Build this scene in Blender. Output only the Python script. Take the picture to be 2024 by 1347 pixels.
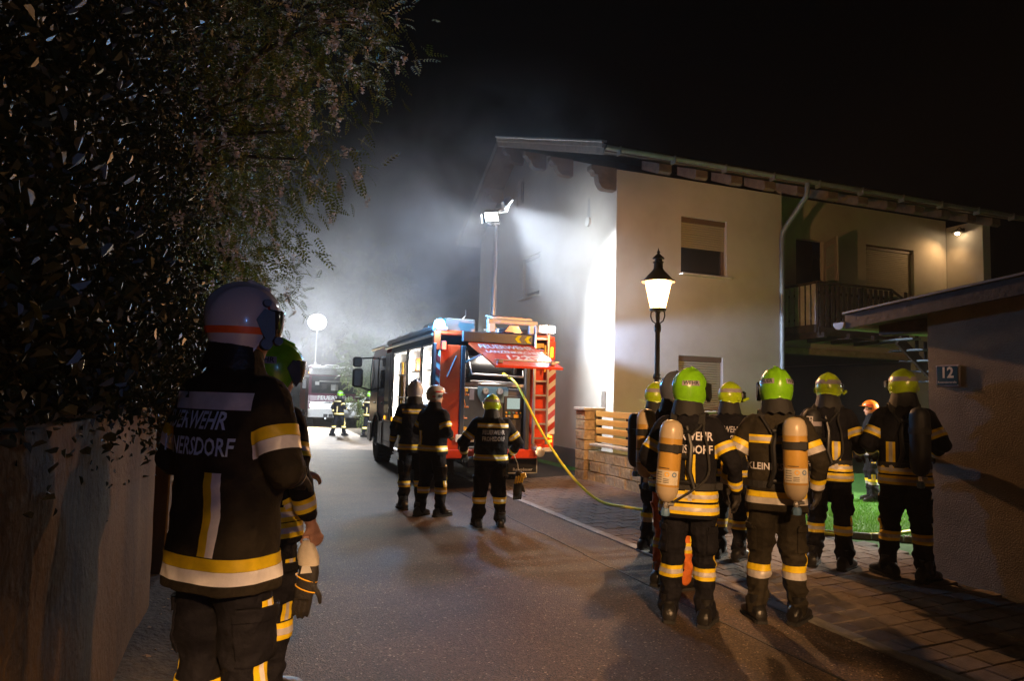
import bpy, bmesh, math, random
import numpy as np
from mathutils import Vector, Matrix, noise as mnoise
from mathutils.bvhtree import BVHTree
from mathutils.geometry import tessellate_polygon

for o in list(bpy.data.objects):
    bpy.data.objects.remove(o)
scene = bpy.context.scene
COL = scene.collection
R = math.radians
rng = np.random.default_rng(12)
random.seed(12)

# ------------------------------------------------------------------ camera
cam_data = bpy.data.cameras.new('camera')
cam = bpy.data.objects.new('camera', cam_data)
COL.objects.link(cam)
scene.camera = cam
cam_data.sensor_fit = 'HORIZONTAL'
cam_data.sensor_width = 36.0
cam_data.lens = 36.0 * 1380.0 / 2024.0
cam_data.clip_start = 0.05
cam_data.clip_end = 600.0
yaw, pitch, roll = R(20.4), R(4.6), R(1.6)
fw = Vector((math.sin(yaw) * math.cos(pitch), math.cos(yaw) * math.cos(pitch), math.sin(pitch)))
r0 = fw.cross(Vector((0, 0, 1))).normalized()
u0 = r0.cross(fw)
rx = r0 * math.cos(roll) + u0 * math.sin(roll)
uy = u0 * math.cos(roll) - r0 * math.sin(roll)
m = Matrix((rx, uy, -fw)).transposed().to_4x4()
m.translation = (0, 0, 1.7)
cam.matrix_world = m

# ------------------------------------------------------------------ night sky, exposure
world = bpy.data.worlds.new('World')
scene.world = world
world.use_nodes = True
wn = world.node_tree
wn.nodes.clear()
sky_n = wn.nodes.new('ShaderNodeTexSky')
sky_n.sky_type = 'NISHITA'
sky_n.sun_disc = False
sky_n.sun_elevation = R(-6.0)
sky_n.sun_rotation = R(200)
bg = wn.nodes.new('ShaderNodeBackground')
bg.inputs['Strength'].default_value = 0.0004
wo = wn.nodes.new('ShaderNodeOutputWorld')
wn.links.new(sky_n.outputs[0], bg.inputs['Color'])
wn.links.new(bg.outputs[0], wo.inputs['Surface'])
vs = scene.view_settings
vs.view_transform = 'Standard'
vs.look = 'None'
vs.exposure = 0.0
vs.gamma = 1.0
vs.use_curve_mapping = False
cy = scene.cycles
scene.render.engine = 'CYCLES'
cy.use_denoising = True
cy.max_bounces = 5
cy.diffuse_bounces = 2
cy.glossy_bounces = 3
cy.transmission_bounces = 4
cy.transparent_max_bounces = 6
cy.volume_bounces = 0
cy.sample_clamp_indirect = 4.0
cy.sample_clamp_direct = 30.0
cy.caustics_reflective = False
cy.caustics_refractive = False
cy.use_adaptive_sampling = True
cy.adaptive_threshold = 0.02

# ------------------------------------------------------------------ materials
def mat(name, color, rough=0.6, metal=0.0, var=0.0, vscale=6.0, bump=0.0, bscale=40.0, emit=None, estr=0.0,
        spec=0.5, trans=0.0, alpha=1.0, coat=0.0, detail=4.0, color2=None, stretch=None):
    mt = bpy.data.materials.new(name)
    mt.use_nodes = True
    nt = mt.node_tree
    b = nt.nodes['Principled BSDF']
    b.inputs['Base Color'].default_value = (*color, 1)
    b.inputs['Roughness'].default_value = rough
    b.inputs['Metallic'].default_value = metal
    b.inputs['Specular IOR Level'].default_value = spec
    b.inputs['Transmission Weight'].default_value = trans
    b.inputs['Coat Weight'].default_value = coat
    b.inputs['Alpha'].default_value = alpha
    if emit is not None:
        b.inputs['Emission Color'].default_value = (*emit, 1)
        b.inputs['Emission Strength'].default_value = estr
    src = None
    if var > 0 or bump > 0:
        tc = nt.nodes.new('ShaderNodeTexCoord')
        src = tc.outputs['Object']
        if stretch:
            mp = nt.nodes.new('ShaderNodeMapping')
            mp.inputs['Scale'].default_value = stretch
            nt.links.new(src, mp.inputs['Vector'])
            src = mp.outputs[0]
    if var > 0:
        nz = nt.nodes.new('ShaderNodeTexNoise')
        nz.inputs['Scale'].default_value = vscale
        nz.inputs['Detail'].default_value = detail
        nz.inputs['Roughness'].default_value = 0.65
        nt.links.new(src, nz.inputs['Vector'])
        cr = nt.nodes.new('ShaderNodeValToRGB')
        cr.color_ramp.elements[0].position = 0.3
        cr.color_ramp.elements[1].position = 0.72
        c2 = color2 if color2 else tuple(min(1, c * (1 + var)) for c in color)
        cr.color_ramp.elements[0].color = (*[c * (1 - var) for c in color], 1)
        cr.color_ramp.elements[1].color = (*c2, 1)
        nt.links.new(nz.outputs['Fac'], cr.inputs['Fac'])
        nt.links.new(cr.outputs['Color'], b.inputs['Base Color'])
    if bump > 0:
        n2 = nt.nodes.new('ShaderNodeTexNoise')
        n2.inputs['Scale'].default_value = bscale
        n2.inputs['Detail'].default_value = 5
        nt.links.new(src, n2.inputs['Vector'])
        bp = nt.nodes.new('ShaderNodeBump')
        bp.inputs['Strength'].default_value = bump
        bp.inputs['Distance'].default_value = 0.02
        nt.links.new(n2.outputs['Fac'], bp.inputs['Height'])
        nt.links.new(bp.outputs['Normal'], b.inputs['Normal'])
    return mt

def asphalt_mat(name):
    mt = mat(name, (0.06, 0.057, 0.054), 0.62, spec=0.45)
    nt = mt.node_tree
    b = nt.nodes['Principled BSDF']
    tc = nt.nodes.new('ShaderNodeTexCoord')
    vo = nt.nodes.new('ShaderNodeTexVoronoi'); vo.inputs['Scale'].default_value = 95
    n1 = nt.nodes.new('ShaderNodeTexNoise'); n1.inputs['Scale'].default_value = 0.9; n1.inputs['Detail'].default_value = 6
    n2 = nt.nodes.new('ShaderNodeTexNoise'); n2.inputs['Scale'].default_value = 160; n2.inputs['Detail'].default_value = 3
    for n in (vo, n1, n2):
        nt.links.new(tc.outputs['Object'], n.inputs['Vector'])
    cr = nt.nodes.new('ShaderNodeValToRGB')
    cr.color_ramp.elements[0].color = (0.022, 0.0165, 0.0125, 1); cr.color_ramp.elements[0].position = 0.1
    cr.color_ramp.elements[1].color = (0.150, 0.100, 0.069, 1); cr.color_ramp.elements[1].position = 0.86
    e3 = cr.color_ramp.elements.new(0.93); e3.color = (0.46, 0.35, 0.25, 1)
    nt.links.new(vo.outputs['Color'], cr.inputs['Fac'])
    mx = nt.nodes.new('ShaderNodeMix'); mx.data_type = 'RGBA'; mx.blend_type = 'MULTIPLY'
    mx.inputs[0].default_value = 1.0
    c2 = nt.nodes.new('ShaderNodeValToRGB')
    c2.color_ramp.elements[0].color = (0.6, 0.6, 0.6, 1); c2.color_ramp.elements[0].position = 0.35
    c2.color_ramp.elements[1].color = (1.15, 1.12, 1.08, 1); c2.color_ramp.elements[1].position = 0.65
    nt.links.new(n1.outputs['Fac'], c2.inputs['Fac'])
    nt.links.new(cr.outputs['Color'], mx.inputs[6]); nt.links.new(c2.outputs['Color'], mx.inputs[7])
    nt.links.new(mx.outputs[2], b.inputs['Base Color'])
    ad = nt.nodes.new('ShaderNodeMath'); ad.operation = 'ADD'
    nt.links.new(vo.outputs['Distance'], ad.inputs[0]); nt.links.new(n2.outputs['Fac'], ad.inputs[1])
    bp = nt.nodes.new('ShaderNodeBump'); bp.inputs['Strength'].default_value = 0.75; bp.inputs['Distance'].default_value = 0.008
    nt.links.new(ad.outputs[0], bp.inputs['Height']); nt.links.new(bp.outputs[0], b.inputs['Normal'])
    return mt

def plaster_mat(name, color, dark, streak=0.0, bscale=55.0, bump=0.5, wear=1.2, scale=None):
    """rendered wall: fine grain relief, cloudy soiling, optional vertical run-off stains"""
    mt = mat(name, color, 0.9, spec=0.2)
    nt = mt.node_tree
    b = nt.nodes['Principled BSDF']
    tc = nt.nodes.new('ShaderNodeTexCoord')
    n1 = nt.nodes.new('ShaderNodeTexNoise'); n1.inputs['Scale'].default_value = wear; n1.inputs['Detail'].default_value = 7
    n1.inputs['Roughness'].default_value = 0.7
    mp = nt.nodes.new('ShaderNodeMapping'); mp.inputs['Scale'].default_value = scale or (1, 1, 1)
    nt.links.new(tc.outputs['Object'], mp.inputs['Vector'])
    nt.links.new(mp.outputs[0], n1.inputs['Vector'])
    cr = nt.nodes.new('ShaderNodeValToRGB')
    cr.color_ramp.elements[0].color = (*dark, 1); cr.color_ramp.elements[0].position = 0.30
    cr.color_ramp.elements[1].color = (*color, 1); cr.color_ramp.elements[1].position = 0.60
    nt.links.new(n1.outputs['Fac'], cr.inputs['Fac'])
    nt.links.new(cr.outputs['Color'], b.inputs['Base Color'])
    n2 = nt.nodes.new('ShaderNodeTexNoise'); n2.inputs['Scale'].default_value = bscale; n2.inputs['Detail'].default_value = 4
    nt.links.new(tc.outputs['Object'], n2.inputs['Vector'])
    bp = nt.nodes.new('ShaderNodeBump'); bp.inputs['Strength'].default_value = bump; bp.inputs['Distance'].default_value = 0.015
    nt.links.new(n2.outputs['Fac'], bp.inputs['Height']); nt.links.new(bp.outputs[0], b.inputs['Normal'])
    return mt

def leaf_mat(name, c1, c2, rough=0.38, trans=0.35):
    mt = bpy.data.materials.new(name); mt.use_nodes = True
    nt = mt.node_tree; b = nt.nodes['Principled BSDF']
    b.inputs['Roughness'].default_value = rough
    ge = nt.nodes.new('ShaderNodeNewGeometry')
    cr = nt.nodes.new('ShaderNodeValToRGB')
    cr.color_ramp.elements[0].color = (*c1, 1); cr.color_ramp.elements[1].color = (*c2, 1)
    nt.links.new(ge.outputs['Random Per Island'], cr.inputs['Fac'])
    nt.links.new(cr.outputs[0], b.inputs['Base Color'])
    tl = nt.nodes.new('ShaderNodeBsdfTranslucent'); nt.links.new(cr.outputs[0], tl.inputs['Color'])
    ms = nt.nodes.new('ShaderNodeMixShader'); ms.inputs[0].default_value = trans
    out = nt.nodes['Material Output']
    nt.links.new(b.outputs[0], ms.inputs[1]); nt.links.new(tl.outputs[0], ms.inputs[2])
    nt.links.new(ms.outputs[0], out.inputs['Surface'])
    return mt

def emis(name, color, strength, clear=0.0):
    mt = bpy.data.materials.new(name); mt.use_nodes = True
    nt = mt.node_tree; nt.nodes.clear()
    e = nt.nodes.new('ShaderNodeEmission'); o = nt.nodes.new('ShaderNodeOutputMaterial')
    e.inputs['Color'].default_value = (*color, 1); e.inputs['Strength'].default_value = strength
    if clear > 0:   # glowing clear glass: light from the burner inside passes through
        t = nt.nodes.new('ShaderNodeBsdfTransparent'); a = nt.nodes.new('ShaderNodeAddShader')
        t.inputs['Color'].default_value = (clear, clear, clear, 1)
        nt.links.new(e.outputs[0], a.inputs[0]); nt.links.new(t.outputs[0], a.inputs[1]); nt.links.new(a.outputs[0], o.inputs['Surface'])
    else:
        nt.links.new(e.outputs[0], o.inputs['Surface'])
    return mt

M = dict(
    asphalt=asphalt_mat('asphalt'),
    soil=mat('soil', (0.035, 0.028, 0.02), 0.95, var=0.6, vscale=14, bump=1.0, bscale=30),
    kerb=mat('kerb_stone', (0.30, 0.28, 0.26), 0.85, var=0.3, vscale=9, bump=0.4, bscale=70),
    paver=mat('paver_concrete', (0.19, 0.15, 0.125), 0.85, var=0.28, vscale=7, bump=0.5, bscale=90),
    joint=mat('joint_sand', (0.03, 0.027, 0.024), 0.95, bump=0.6, bscale=80),
    bitumen=mat('bitumen_seam', (0.012, 0.012, 0.012), 0.5, bump=0.4, bscale=60),
    white_wall=plaster_mat('white_render', (0.50, 0.47, 0.42), (0.42, 0.385, 0.33), bscale=70, bump=0.35, wear=0.8),
    plinth=plaster_mat('grey_plinth_render', (0.16, 0.14, 0.14), (0.12, 0.11, 0.11), bump=0.6),
    rough_wall=plaster_mat('rough_cast_render', (0.30, 0.25, 0.20), (0.20, 0.165, 0.13), bscale=72, bump=0.7, wear=2.0),
    old_wall=plaster_mat('old_stained_render', (0.18, 0.105, 0.036), (0.034, 0.02, 0.008), bscale=26, bump=0.6, wear=1.6, scale=(1, 1, 0.28)),
    stone=mat('split_face_block', (0.42, 0.32, 0.19), 0.9, var=0.4, vscale=12, bump=1.0, bscale=28),
    coping=mat('coping_stone', (0.5, 0.45, 0.38), 0.8, var=0.2, vscale=8, bump=0.3),
    fence_wood=mat('orange_stained_wood', (0.60, 0.31, 0.07), 0.55, var=0.25, vscale=5, bump=0.15, bscale=18, stretch=(1, 0.08, 1)),
    dark_wood=mat('dark_brown_wood', (0.055, 0.038, 0.03), 0.65, var=0.4, vscale=6, bump=0.2, bscale=20),
    beam_wood=mat('grey_brown_beam_wood', (0.16, 0.115, 0.085), 0.7, var=0.35, vscale=5, bump=0.25, bscale=24),
    pale_wood=mat('weathered_fascia_wood', (0.36, 0.27, 0.21), 0.7, var=0.25, vscale=5, bump=0.15),
    lit_slat=mat('lit_balcony_slat', (0.48, 0.43, 0.45), 0.6, var=0.2, vscale=4),  # pale violet of the light on the side slats, put into their colour
    roof_tile=mat('dark_roof_tile', (0.06, 0.045, 0.04), 0.8, var=0.3, vscale=8, bump=0.4),
    zinc=mat('zinc_gutter', (0.30, 0.29, 0.28), 0.45, metal=0.6, var=0.2, vscale=5),
    zinc_dark=mat('grey_blue_downpipe', (0.16, 0.19, 0.22), 0.5, metal=0.3, var=0.2, vscale=4),
    shutter=mat('beige_roller_shutter', (0.34, 0.29, 0.20), 0.6),
    shutter_grey=mat('pale_roller_shutter', (0.5, 0.5, 0.5), 0.6),
    win_frame=mat('brown_window_frame', (0.13, 0.08, 0.05), 0.5),
    glass=mat('dark_window_glass', (0.015, 0.017, 0.02), 0.08, spec=0.7),
    reveal=mat('window_reveal', (0.55, 0.56, 0.58), 0.8),
    rippled=mat('rippled_door_glass', (0.40, 0.46, 0.42), 0.25, bump=1.0, bscale=45, var=0.35, vscale=30),
    door_wood=mat('mauve_painted_door', (0.36, 0.31, 0.29), 0.55),
    brass=mat('brass', (0.65, 0.5, 0.2), 0.3, metal=1.0),
    grass_blade=leaf_mat('grass_blade', (0.05, 0.20, 0.004), (0.12, 0.36, 0.010), 0.5, 0.3),
    turf=mat('turf', (0.03, 0.12, 0.006), 0.9, var=0.4, vscale=12, bump=0.5),
    iron=mat('dark_lamp_iron', (0.075, 0.066, 0.055), 0.45, metal=0.5, var=0.2, vscale=10),
    lantern=emis('lit_lantern_glass', (1.0, 0.58, 0.24), 9.0, 0.6),
    lamp_socket=mat('lamp_socket', (0.6, 0.5, 0.35), 0.6),
    red=mat('fire_engine_red', (0.56, 0.045, 0.012), 0.28, coat=0.5, var=0.12, vscale=2.5),
    red_orange=mat('luminous_orange_red', (0.68, 0.062, 0.014), 0.3, coat=0.4, var=0.1, vscale=3),
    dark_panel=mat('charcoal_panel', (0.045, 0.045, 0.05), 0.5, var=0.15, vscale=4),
    pump_panel=mat('pump_panel_grey', (0.075, 0.075, 0.08), 0.5, var=0.15, vscale=5),
    silver=mat('brushed_aluminium', (0.62, 0.61, 0.60), 0.32, metal=0.85, var=0.1, vscale=6),
    truck_grey=mat('silver_grey_paint', (0.33, 0.315, 0.30), 0.35, metal=0.3, var=0.12, vscale=2.0, coat=0.3),
    white=mat('white_paint', (0.78, 0.78, 0.77), 0.4),
    rubber=mat('tyre_rubber', (0.02, 0.019, 0.018), 0.8, bump=0.4, bscale=60),
    black=mat('black_plastic', (0.012, 0.012, 0.013), 0.4),
    chev_red=mat('reflective_red', (0.42, 0.04, 0.03), 0.35),
    chev_white=mat('reflective_white', (0.62, 0.6, 0.56), 0.35),
    yellow_label=mat('yellow_label', (0.85, 0.48, 0.03), 0.45),
    yellow_lamp=emis('amber_arrow', (1.0, 0.55, 0.0), 0.9),
    amber_on=emis('amber_lamp_lit', (1.0, 0.35, 0.02), 5.0),
    amber_side=emis('amber_side_marker', (1.0, 0.42, 0.03), 2.2),
    tail_on=emis('tail_lamp_lit', (1.0, 0.12, 0.08), 7.0),
    blue_on=emis('blue_strobe_lit', (0.12, 0.62, 1.0), 120.0),
    blue_core=emis('blue_strobe_core', (0.6, 0.9, 1.0), 160.0),
    locker_light=emis('locker_strip_light', (1.0, 0.92, 0.80), 50.0),
    locker_wall=mat('locker_wall', (0.72, 0.71, 0.70), 0.5),
    flood=emis('floodlight_lens', (0.86, 0.93, 1.0), 28.0),
    balloon=emis('balloon_light', (0.90, 0.95, 1.0), 900.0),
    head_on=emis('headlamp_lit', (1.0, 0.86, 0.62), 28.0),
    screen=emis('control_screen', (0.75, 0.9, 0.8), 0.55),
    gauge=mat('gauge_face', (0.75, 0.72, 0.68), 0.4),
    blue_panel=mat('blue_grey_panel', (0.16, 0.30, 0.42), 0.45),
    green_hose=mat('green_hose', (0.03, 0.33, 0.20), 0.6),
    orange_kit=mat('orange_kit', (0.85, 0.25, 0.03), 0.5),
    yellow_hose=mat('yellow_rubber_hose', (0.72, 0.58, 0.02), 0.45),
    plate=mat('plate_white', (0.75, 0.74, 0.72), 0.4),
    windscreen=mat('windscreen_glass', (0.02, 0.025, 0.035), 0.08, spec=0.8),
    fabric=mat('navy_black_turnout_fabric', (0.0075, 0.007, 0.010), 0.85, var=0.35, vscale=14, bump=0.8, bscale=17, spec=0.2),
    fabric_brown=mat('dark_khaki_turnout_fabric', (0.026, 0.021, 0.013), 0.85, var=0.3, vscale=12, bump=0.8, bscale=15, spec=0.2),
    orange_fabric=mat('orange_protective_fabric', (0.66, 0.16, 0.02), 0.8, var=0.3, vscale=8, bump=0.2, bscale=120),
    yellow_tape=mat('yellow_reflective_tape', (0.80, 0.57, 0.012), 0.5, var=0.12, vscale=18),
    silver_tape=mat('silver_reflective_tape', (0.50, 0.47, 0.46), 0.38, var=0.14, vscale=22),
    bright_tape=mat('bright_silver_tape', (0.85, 0.83, 0.82), 0.35, var=0.1, vscale=22),
    back_print=mat('reflective_back_print', (0.62, 0.60, 0.66), 0.4, var=0.1, vscale=30),
    blue_print=mat('back_print_blue_lit', (0.6, 0.75, 0.98), 0.35, var=0.15, vscale=20),  # blue of the beacon reflecting off the lettering, put into its colour
    dark_print=mat('dark_print', (0.02, 0.018, 0.03), 0.5),
    skin=mat('skin', (0.50, 0.27, 0.18), 0.5, var=0.12, vscale=12),
    glove=mat('dark_leather_glove', (0.022, 0.019, 0.017), 0.65, bump=0.3, bscale=90),
    leather=mat('black_boot_leather', (0.014, 0.013, 0.012), 0.32, bump=0.2, bscale=60),
    sole=mat('boot_sole', (0.02, 0.019, 0.018), 0.85),
    lime=mat('lime_helmet_paint', (0.20, 0.52, 0.012), 0.26, coat=0.5, var=0.16, vscale=11, bump=0.05, bscale=60),
    yellow=mat('yellow_green_helmet_paint', (0.42, 0.60, 0.010), 0.28, coat=0.5, var=0.18, vscale=11, bump=0.05, bscale=60),
    white_helmet=mat('white_helmet_paint', (0.62, 0.62, 0.66), 0.22, coat=0.6),
    grey_helmet=mat('blue_grey_helmet_paint', (0.085, 0.095, 0.13), 0.25, coat=0.6),
    orange_helmet=mat('orange_helmet_paint', (0.85, 0.22, 0.02), 0.3, coat=0.5),
    helmet_band=mat('blue_lit_helmet_band', (0.33, 0.30, 0.36), 0.3),  # violet cast of the blue lights, put into the grey band colour
    red_decal=mat('red_decal', (0.6, 0.03, 0.04), 0.35),
    orange_decal=mat('orange_red_stripe', (0.95, 0.14, 0.02), 0.4, emit=None),
    visor=mat('smoked_visor', (0.02, 0.02, 0.025), 0.08, spec=0.8),
    tank=mat('ochre_air_cylinder', (0.50, 0.29, 0.06), 0.32, coat=0.3, var=0.12, vscale=4),
    tank_cream=mat('cream_cylinder_end', (0.50, 0.40, 0.27), 0.35, coat=0.2),
    tank_black=mat('black_cylinder_cover', (0.015, 0.015, 0.017), 0.6, bump=0.2, bscale=120),
    valve_blue=mat('blue_valve_knob', (0.10, 0.20, 0.36), 0.5),
    webbing=mat('black_webbing', (0.018, 0.017, 0.017), 0.7, bump=0.3, bscale=200),
    paper=mat('paper_label', (0.62, 0.56, 0.45), 0.6, var=0.1, vscale=40),
    bark=mat('bark', (0.05, 0.038, 0.028), 0.9, var=0.4, vscale=10, bump=1.0, bscale=20),
    leaf_a=leaf_mat('robinia_leaf', (0.04, 0.055, 0.005), (0.15, 0.15, 0.012), 0.5, 0.35),
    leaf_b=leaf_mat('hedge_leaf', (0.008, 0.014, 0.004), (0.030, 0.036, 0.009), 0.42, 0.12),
    leaf_c=leaf_mat('pale_bush_leaf', (0.10, 0.15, 0.05), (0.22, 0.28, 0.12), 0.45, 0.3),
    leaf_d=leaf_mat('young_shrub_leaf', (0.22, 0.24, 0.07), (0.42, 0.42, 0.16), 0.45, 0.25),
    blossom=leaf_mat('blossom', (0.42, 0.34, 0.29), (0.68, 0.58, 0.5), 0.7, 0.3),
    enamel=mat('blue_green_enamel', (0.015, 0.055, 0.10), 0.25),
    enamel_white=mat('enamel_white', (0.62, 0.58, 0.54), 0.3),
    dry_leaf=leaf_mat('dry_leaf', (0.12, 0.07, 0.02), (0.25, 0.15, 0.05), 0.7, 0.1),
)

# ------------------------------------------------------------------ object helpers
def link(o, parent=None):
    COL.objects.link(o)
    if parent is not None:
        o.parent = parent
    return o

def tag(o, label=None, cat=None, group=None, kind=None):
    if label: o['label'] = label
    if cat: o['category'] = cat
    if group: o['group'] = group
    if kind: o['kind'] = kind
    return o

def empty(name, loc=(0, 0, 0), rz=0.0, label=None, cat=None, group=None):
    o = bpy.data.objects.new(name, None)
    o.location = loc
    o.rotation_euler = (0, 0, rz)
    COL.objects.link(o)
    return tag(o, label, cat, group)

def mkmesh(name, V, F, mats, smooth=False, fm=None):
    me = bpy.data.meshes.new(name)
    me.from_pydata([tuple(map(float, v)) for v in V], [], [tuple(int(i) for i in f) for f in F])
    if not isinstance(mats, (list, tuple)): mats = [mats]
    for x in mats: me.materials.append(x)
    if fm is not None: me.polygons.foreach_set('material_index', np.asarray(fm, dtype=np.int32))
    if smooth: me.polygons.foreach_set('use_smooth', np.ones(len(me.polygons), dtype=bool))
    me.update()
    return me

def mkquads(name, V, F, mats, smooth=False, fm=None):
    """fast path: V (n,3), F (m,k) arrays"""
    V = np.asarray(V, dtype=np.float32); F = np.asarray(F, dtype=np.int32)
    k = F.shape[1]
    me = bpy.data.meshes.new(name)
    me.vertices.add(len(V)); me.vertices.foreach_set('co', V.ravel())
    me.loops.add(F.size); me.loops.foreach_set('vertex_index', F.ravel())
    me.polygons.add(len(F))
    me.polygons.foreach_set('loop_start', np.arange(0, F.size, k, dtype=np.int32))
    me.polygons.foreach_set('loop_total', np.full(len(F), k, dtype=np.int32))
    if not isinstance(mats, (list, tuple)): mats = [mats]
    for x in mats: me.materials.append(x)
    if fm is not None: me.polygons.foreach_set('material_index', np.asarray(fm, dtype=np.int32))
    if smooth: me.polygons.foreach_set('use_smooth', np.ones(len(F), dtype=bool))
    me.update(calc_edges=True)
    return me

def mobj(name, me, parent=None):
    return link(bpy.data.objects.new(name, me), parent)

class MB:
    """collects shapes for ONE mesh"""
    def __init__(self): self.V = []; self.F = []; self.fm = []; self.cur = 0
    def add(self, V, F):
        b = len(self.V)
        self.V.extend([tuple(map(float, v)) for v in V])
        for f in F:
            self.F.append(tuple(b + int(i) for i in f)); self.fm.append(self.cur)
        return self
    def box(self, c, s, rot=None, bev=0.0):
        hx, hy, hz = s[0] / 2, s[1] / 2, s[2] / 2
        c = Vector(c)
        bev = min(bev, hx * .8, hy * .8, hz * .8)
        if bev <= 0:
            V = [Vector((x, y, z)) for x in (-hx, hx) for y in (-hy, hy) for z in (-hz, hz)]
            F = [(0, 1, 3, 2), (4, 6, 7, 5), (0, 4, 5, 1), (2, 3, 7, 6), (0, 2, 6, 4), (1, 5, 7, 3)]
        else:
            V = []; idx = {}
            for i, x in enumerate((-1, 1)):
                for j, y in enumerate((-1, 1)):
                    for k, z in enumerate((-1, 1)):
                        for a in range(3):
                            p = [x * hx, y * hy, z * hz]
                            for q in range(3):
                                if q != a: p[q] -= (x, y, z)[q] * bev
                            idx[(i, j, k, a)] = len(V); V.append(Vector(p))
            F = []
            g = lambda i, j, k, a: idx[(i, j, k, a)]
            for i in (0, 1):
                F.append((g(i,0,0,0), g(i,0,1,0), g(i,1,1,0), g(i,1,0,0)))
                F.append((g(0,i,0,1), g(1,i,0,1), g(1,i,1,1), g(0,i,1,1)))
                F.append((g(0,0,i,2), g(0,1,i,2), g(1,1,i,2), g(1,0,i,2)))
                for j in (0, 1):
                    F.append((g(i,j,0,0), g(i,j,1,0), g(i,j,1,1), g(i,j,0,1)))
                    F.append((g(i,0,j,0), g(i,1,j,0), g(i,1,j,2), g(i,0,j,2)))
                    F.append((g(0,i,j,1), g(1,i,j,1), g(1,i,j,2), g(0,i,j,2)))
                    for k in (0, 1):
                        F.append((g(i,j,k,0), g(i,j,k,1), g(i,j,k,2)))
            fixed = []
            for f in F:
                n = Vector((0, 0, 0))
                pts = [V[i] for i in f]
                n = (pts[1] - pts[0]).cross(pts[2] - pts[0])
                ctr = sum(pts, Vector((0, 0, 0)))
                fixed.append(f if n.dot(ctr) > 0 else tuple(reversed(f)))
            F = fixed
        if rot is not None: V = [rot @ v for v in V]
        return self.add([v + c for v in V], F)
    def bar(self, p0, p1, w, h, up=(0, 0, 1), bev=0.0):
        p0 = Vector(p0); p1 = Vector(p1); d = p1 - p0; L = d.length; d.normalize()
        u = Vector(up); s = d.cross(u)
        if s.length < 1e-4: s = d.cross(Vector((0, 1, 0)))
        s.normalize(); t = s.cross(d)
        return self.box((p0 + p1) / 2, (w, L, h), Matrix((s, d, t)).transposed(), bev)
    def cyl(self, p0, p1, r0, r1=None, n=14, caps=True):
        if r1 is None: r1 = r0
        return self.tube([p0, p1], [r0, r1], n, caps)
    def tube(self, pts, r, n=8, caps=True):
        pts = [Vector(p) for p in pts]
        if not isinstance(r, (list, tuple)): r = [r] * len(pts)
        V = []; prev = None
        for i, p in enumerate(pts):
            d = (pts[min(i + 1, len(pts) - 1)] - pts[max(i - 1, 0)])
            d = d.normalized() if d.length > 1e-9 else Vector((0, 0, 1))
            if prev is None:
                a = d.orthogonal().normalized()
            else:
                a = prev - d * prev.dot(d)
                a = a.normalized() if a.length > 1e-5 else d.orthogonal().normalized()
            prev = a; b = d.cross(a)
            for k in range(n):
                t = 2 * math.pi * k / n
                V.append(p + (a * math.cos(t) + b * math.sin(t)) * r[i])
        F = []
        for i in range(len(pts) - 1):
            for k in range(n):
                F.append((i * n + k, i * n + (k + 1) % n, (i + 1) * n + (k + 1) % n, (i + 1) * n + k))
        if caps:
            F.append(tuple(reversed(range(n)))); F.append(tuple(range((len(pts) - 1) * n, len(pts) * n)))
        return self.add(V, F)
    def lathe(self, prof, n=16, o=(0, 0, 0), rot=None, sq=None):
        """prof: (radius, z) bottom to top"""
        o = Vector(o); V = []
        for r, z in prof:
            for k in range(n):
                t = 2 * math.pi * (k + (0.5 if sq else 0)) / n
                v = Vector((r * math.cos(t), r * math.sin(t), z))
                V.append((rot @ v if rot is not None else v) + o)
        F = []
        for i in range(len(prof) - 1):
            for k in range(n):
                F.append((i * n + k, i * n + (k + 1) % n, (i + 1) * n + (k + 1) % n, (i + 1) * n + k))
        F.append(tuple(reversed(range(n)))); F.append(tuple(range((len(prof) - 1) * n, len(prof) * n)))
        return self.add(V, F)
    def prism(self, poly, d):
        """poly: 3-D points in a plane; d: extrusion vector"""
        P = [Vector(p) for p in poly]; d = Vector(d); n = len(P)
        nn = Vector((0, 0, 0))
        for i in range(n): nn += P[i].cross(P[(i + 1) % n])
        if nn.dot(d) > 0: P = P[::-1]
        V = P + [p + d for p in P]
        F = [tuple(range(n)), tuple(reversed(range(n, 2 * n)))]
        for i in range(n):
            j = (i + 1) % n
            F.append((j, i, n + i, n + j))
        return self.add(V, F)
    def quad(self, a, b, c, d): return self.add([a, b, c, d], [(0, 1, 2, 3)])
    def build(self, name, mats, parent=None, smooth=False):
        me = mkmesh(name, self.V, self.F, mats, False, self.fm)
        if smooth:
            me.polygons.foreach_set('use_smooth', np.ones(len(me.polygons), dtype=bool))
            me.set_sharp_from_angle(angle=R(38))
        return mobj(name, me, parent)

_font_cache = {}
def text_arrays(s, size, bold=0.012, shear=0.0, spacing=1.0, depth=0.0):
    """flat lettering in the XY plane, centred; returns V, F"""
    cu = bpy.data.curves.new('lettering', 'FONT')
    cu.body = s; cu.size = size; cu.align_x = 'CENTER'; cu.align_y = 'CENTER'
    cu.offset = bold * size; cu.shear = shear; cu.space_character = spacing
    cu.resolution_u = 2; cu.extrude = depth
    ob = bpy.data.objects.new('lettering', cu)
    COL.objects.link(ob)
    dg = bpy.context.evaluated_depsgraph_get(); dg.update()
    me = bpy.data.meshes.new_from_object(ob.evaluated_get(dg))
    bpy.data.objects.remove(ob)
    V = [v.co.copy() for v in me.vertices]; F = [tuple(p.vertices) for p in me.polygons]
    bpy.data.meshes.remove(me)
    return V, F

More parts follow.
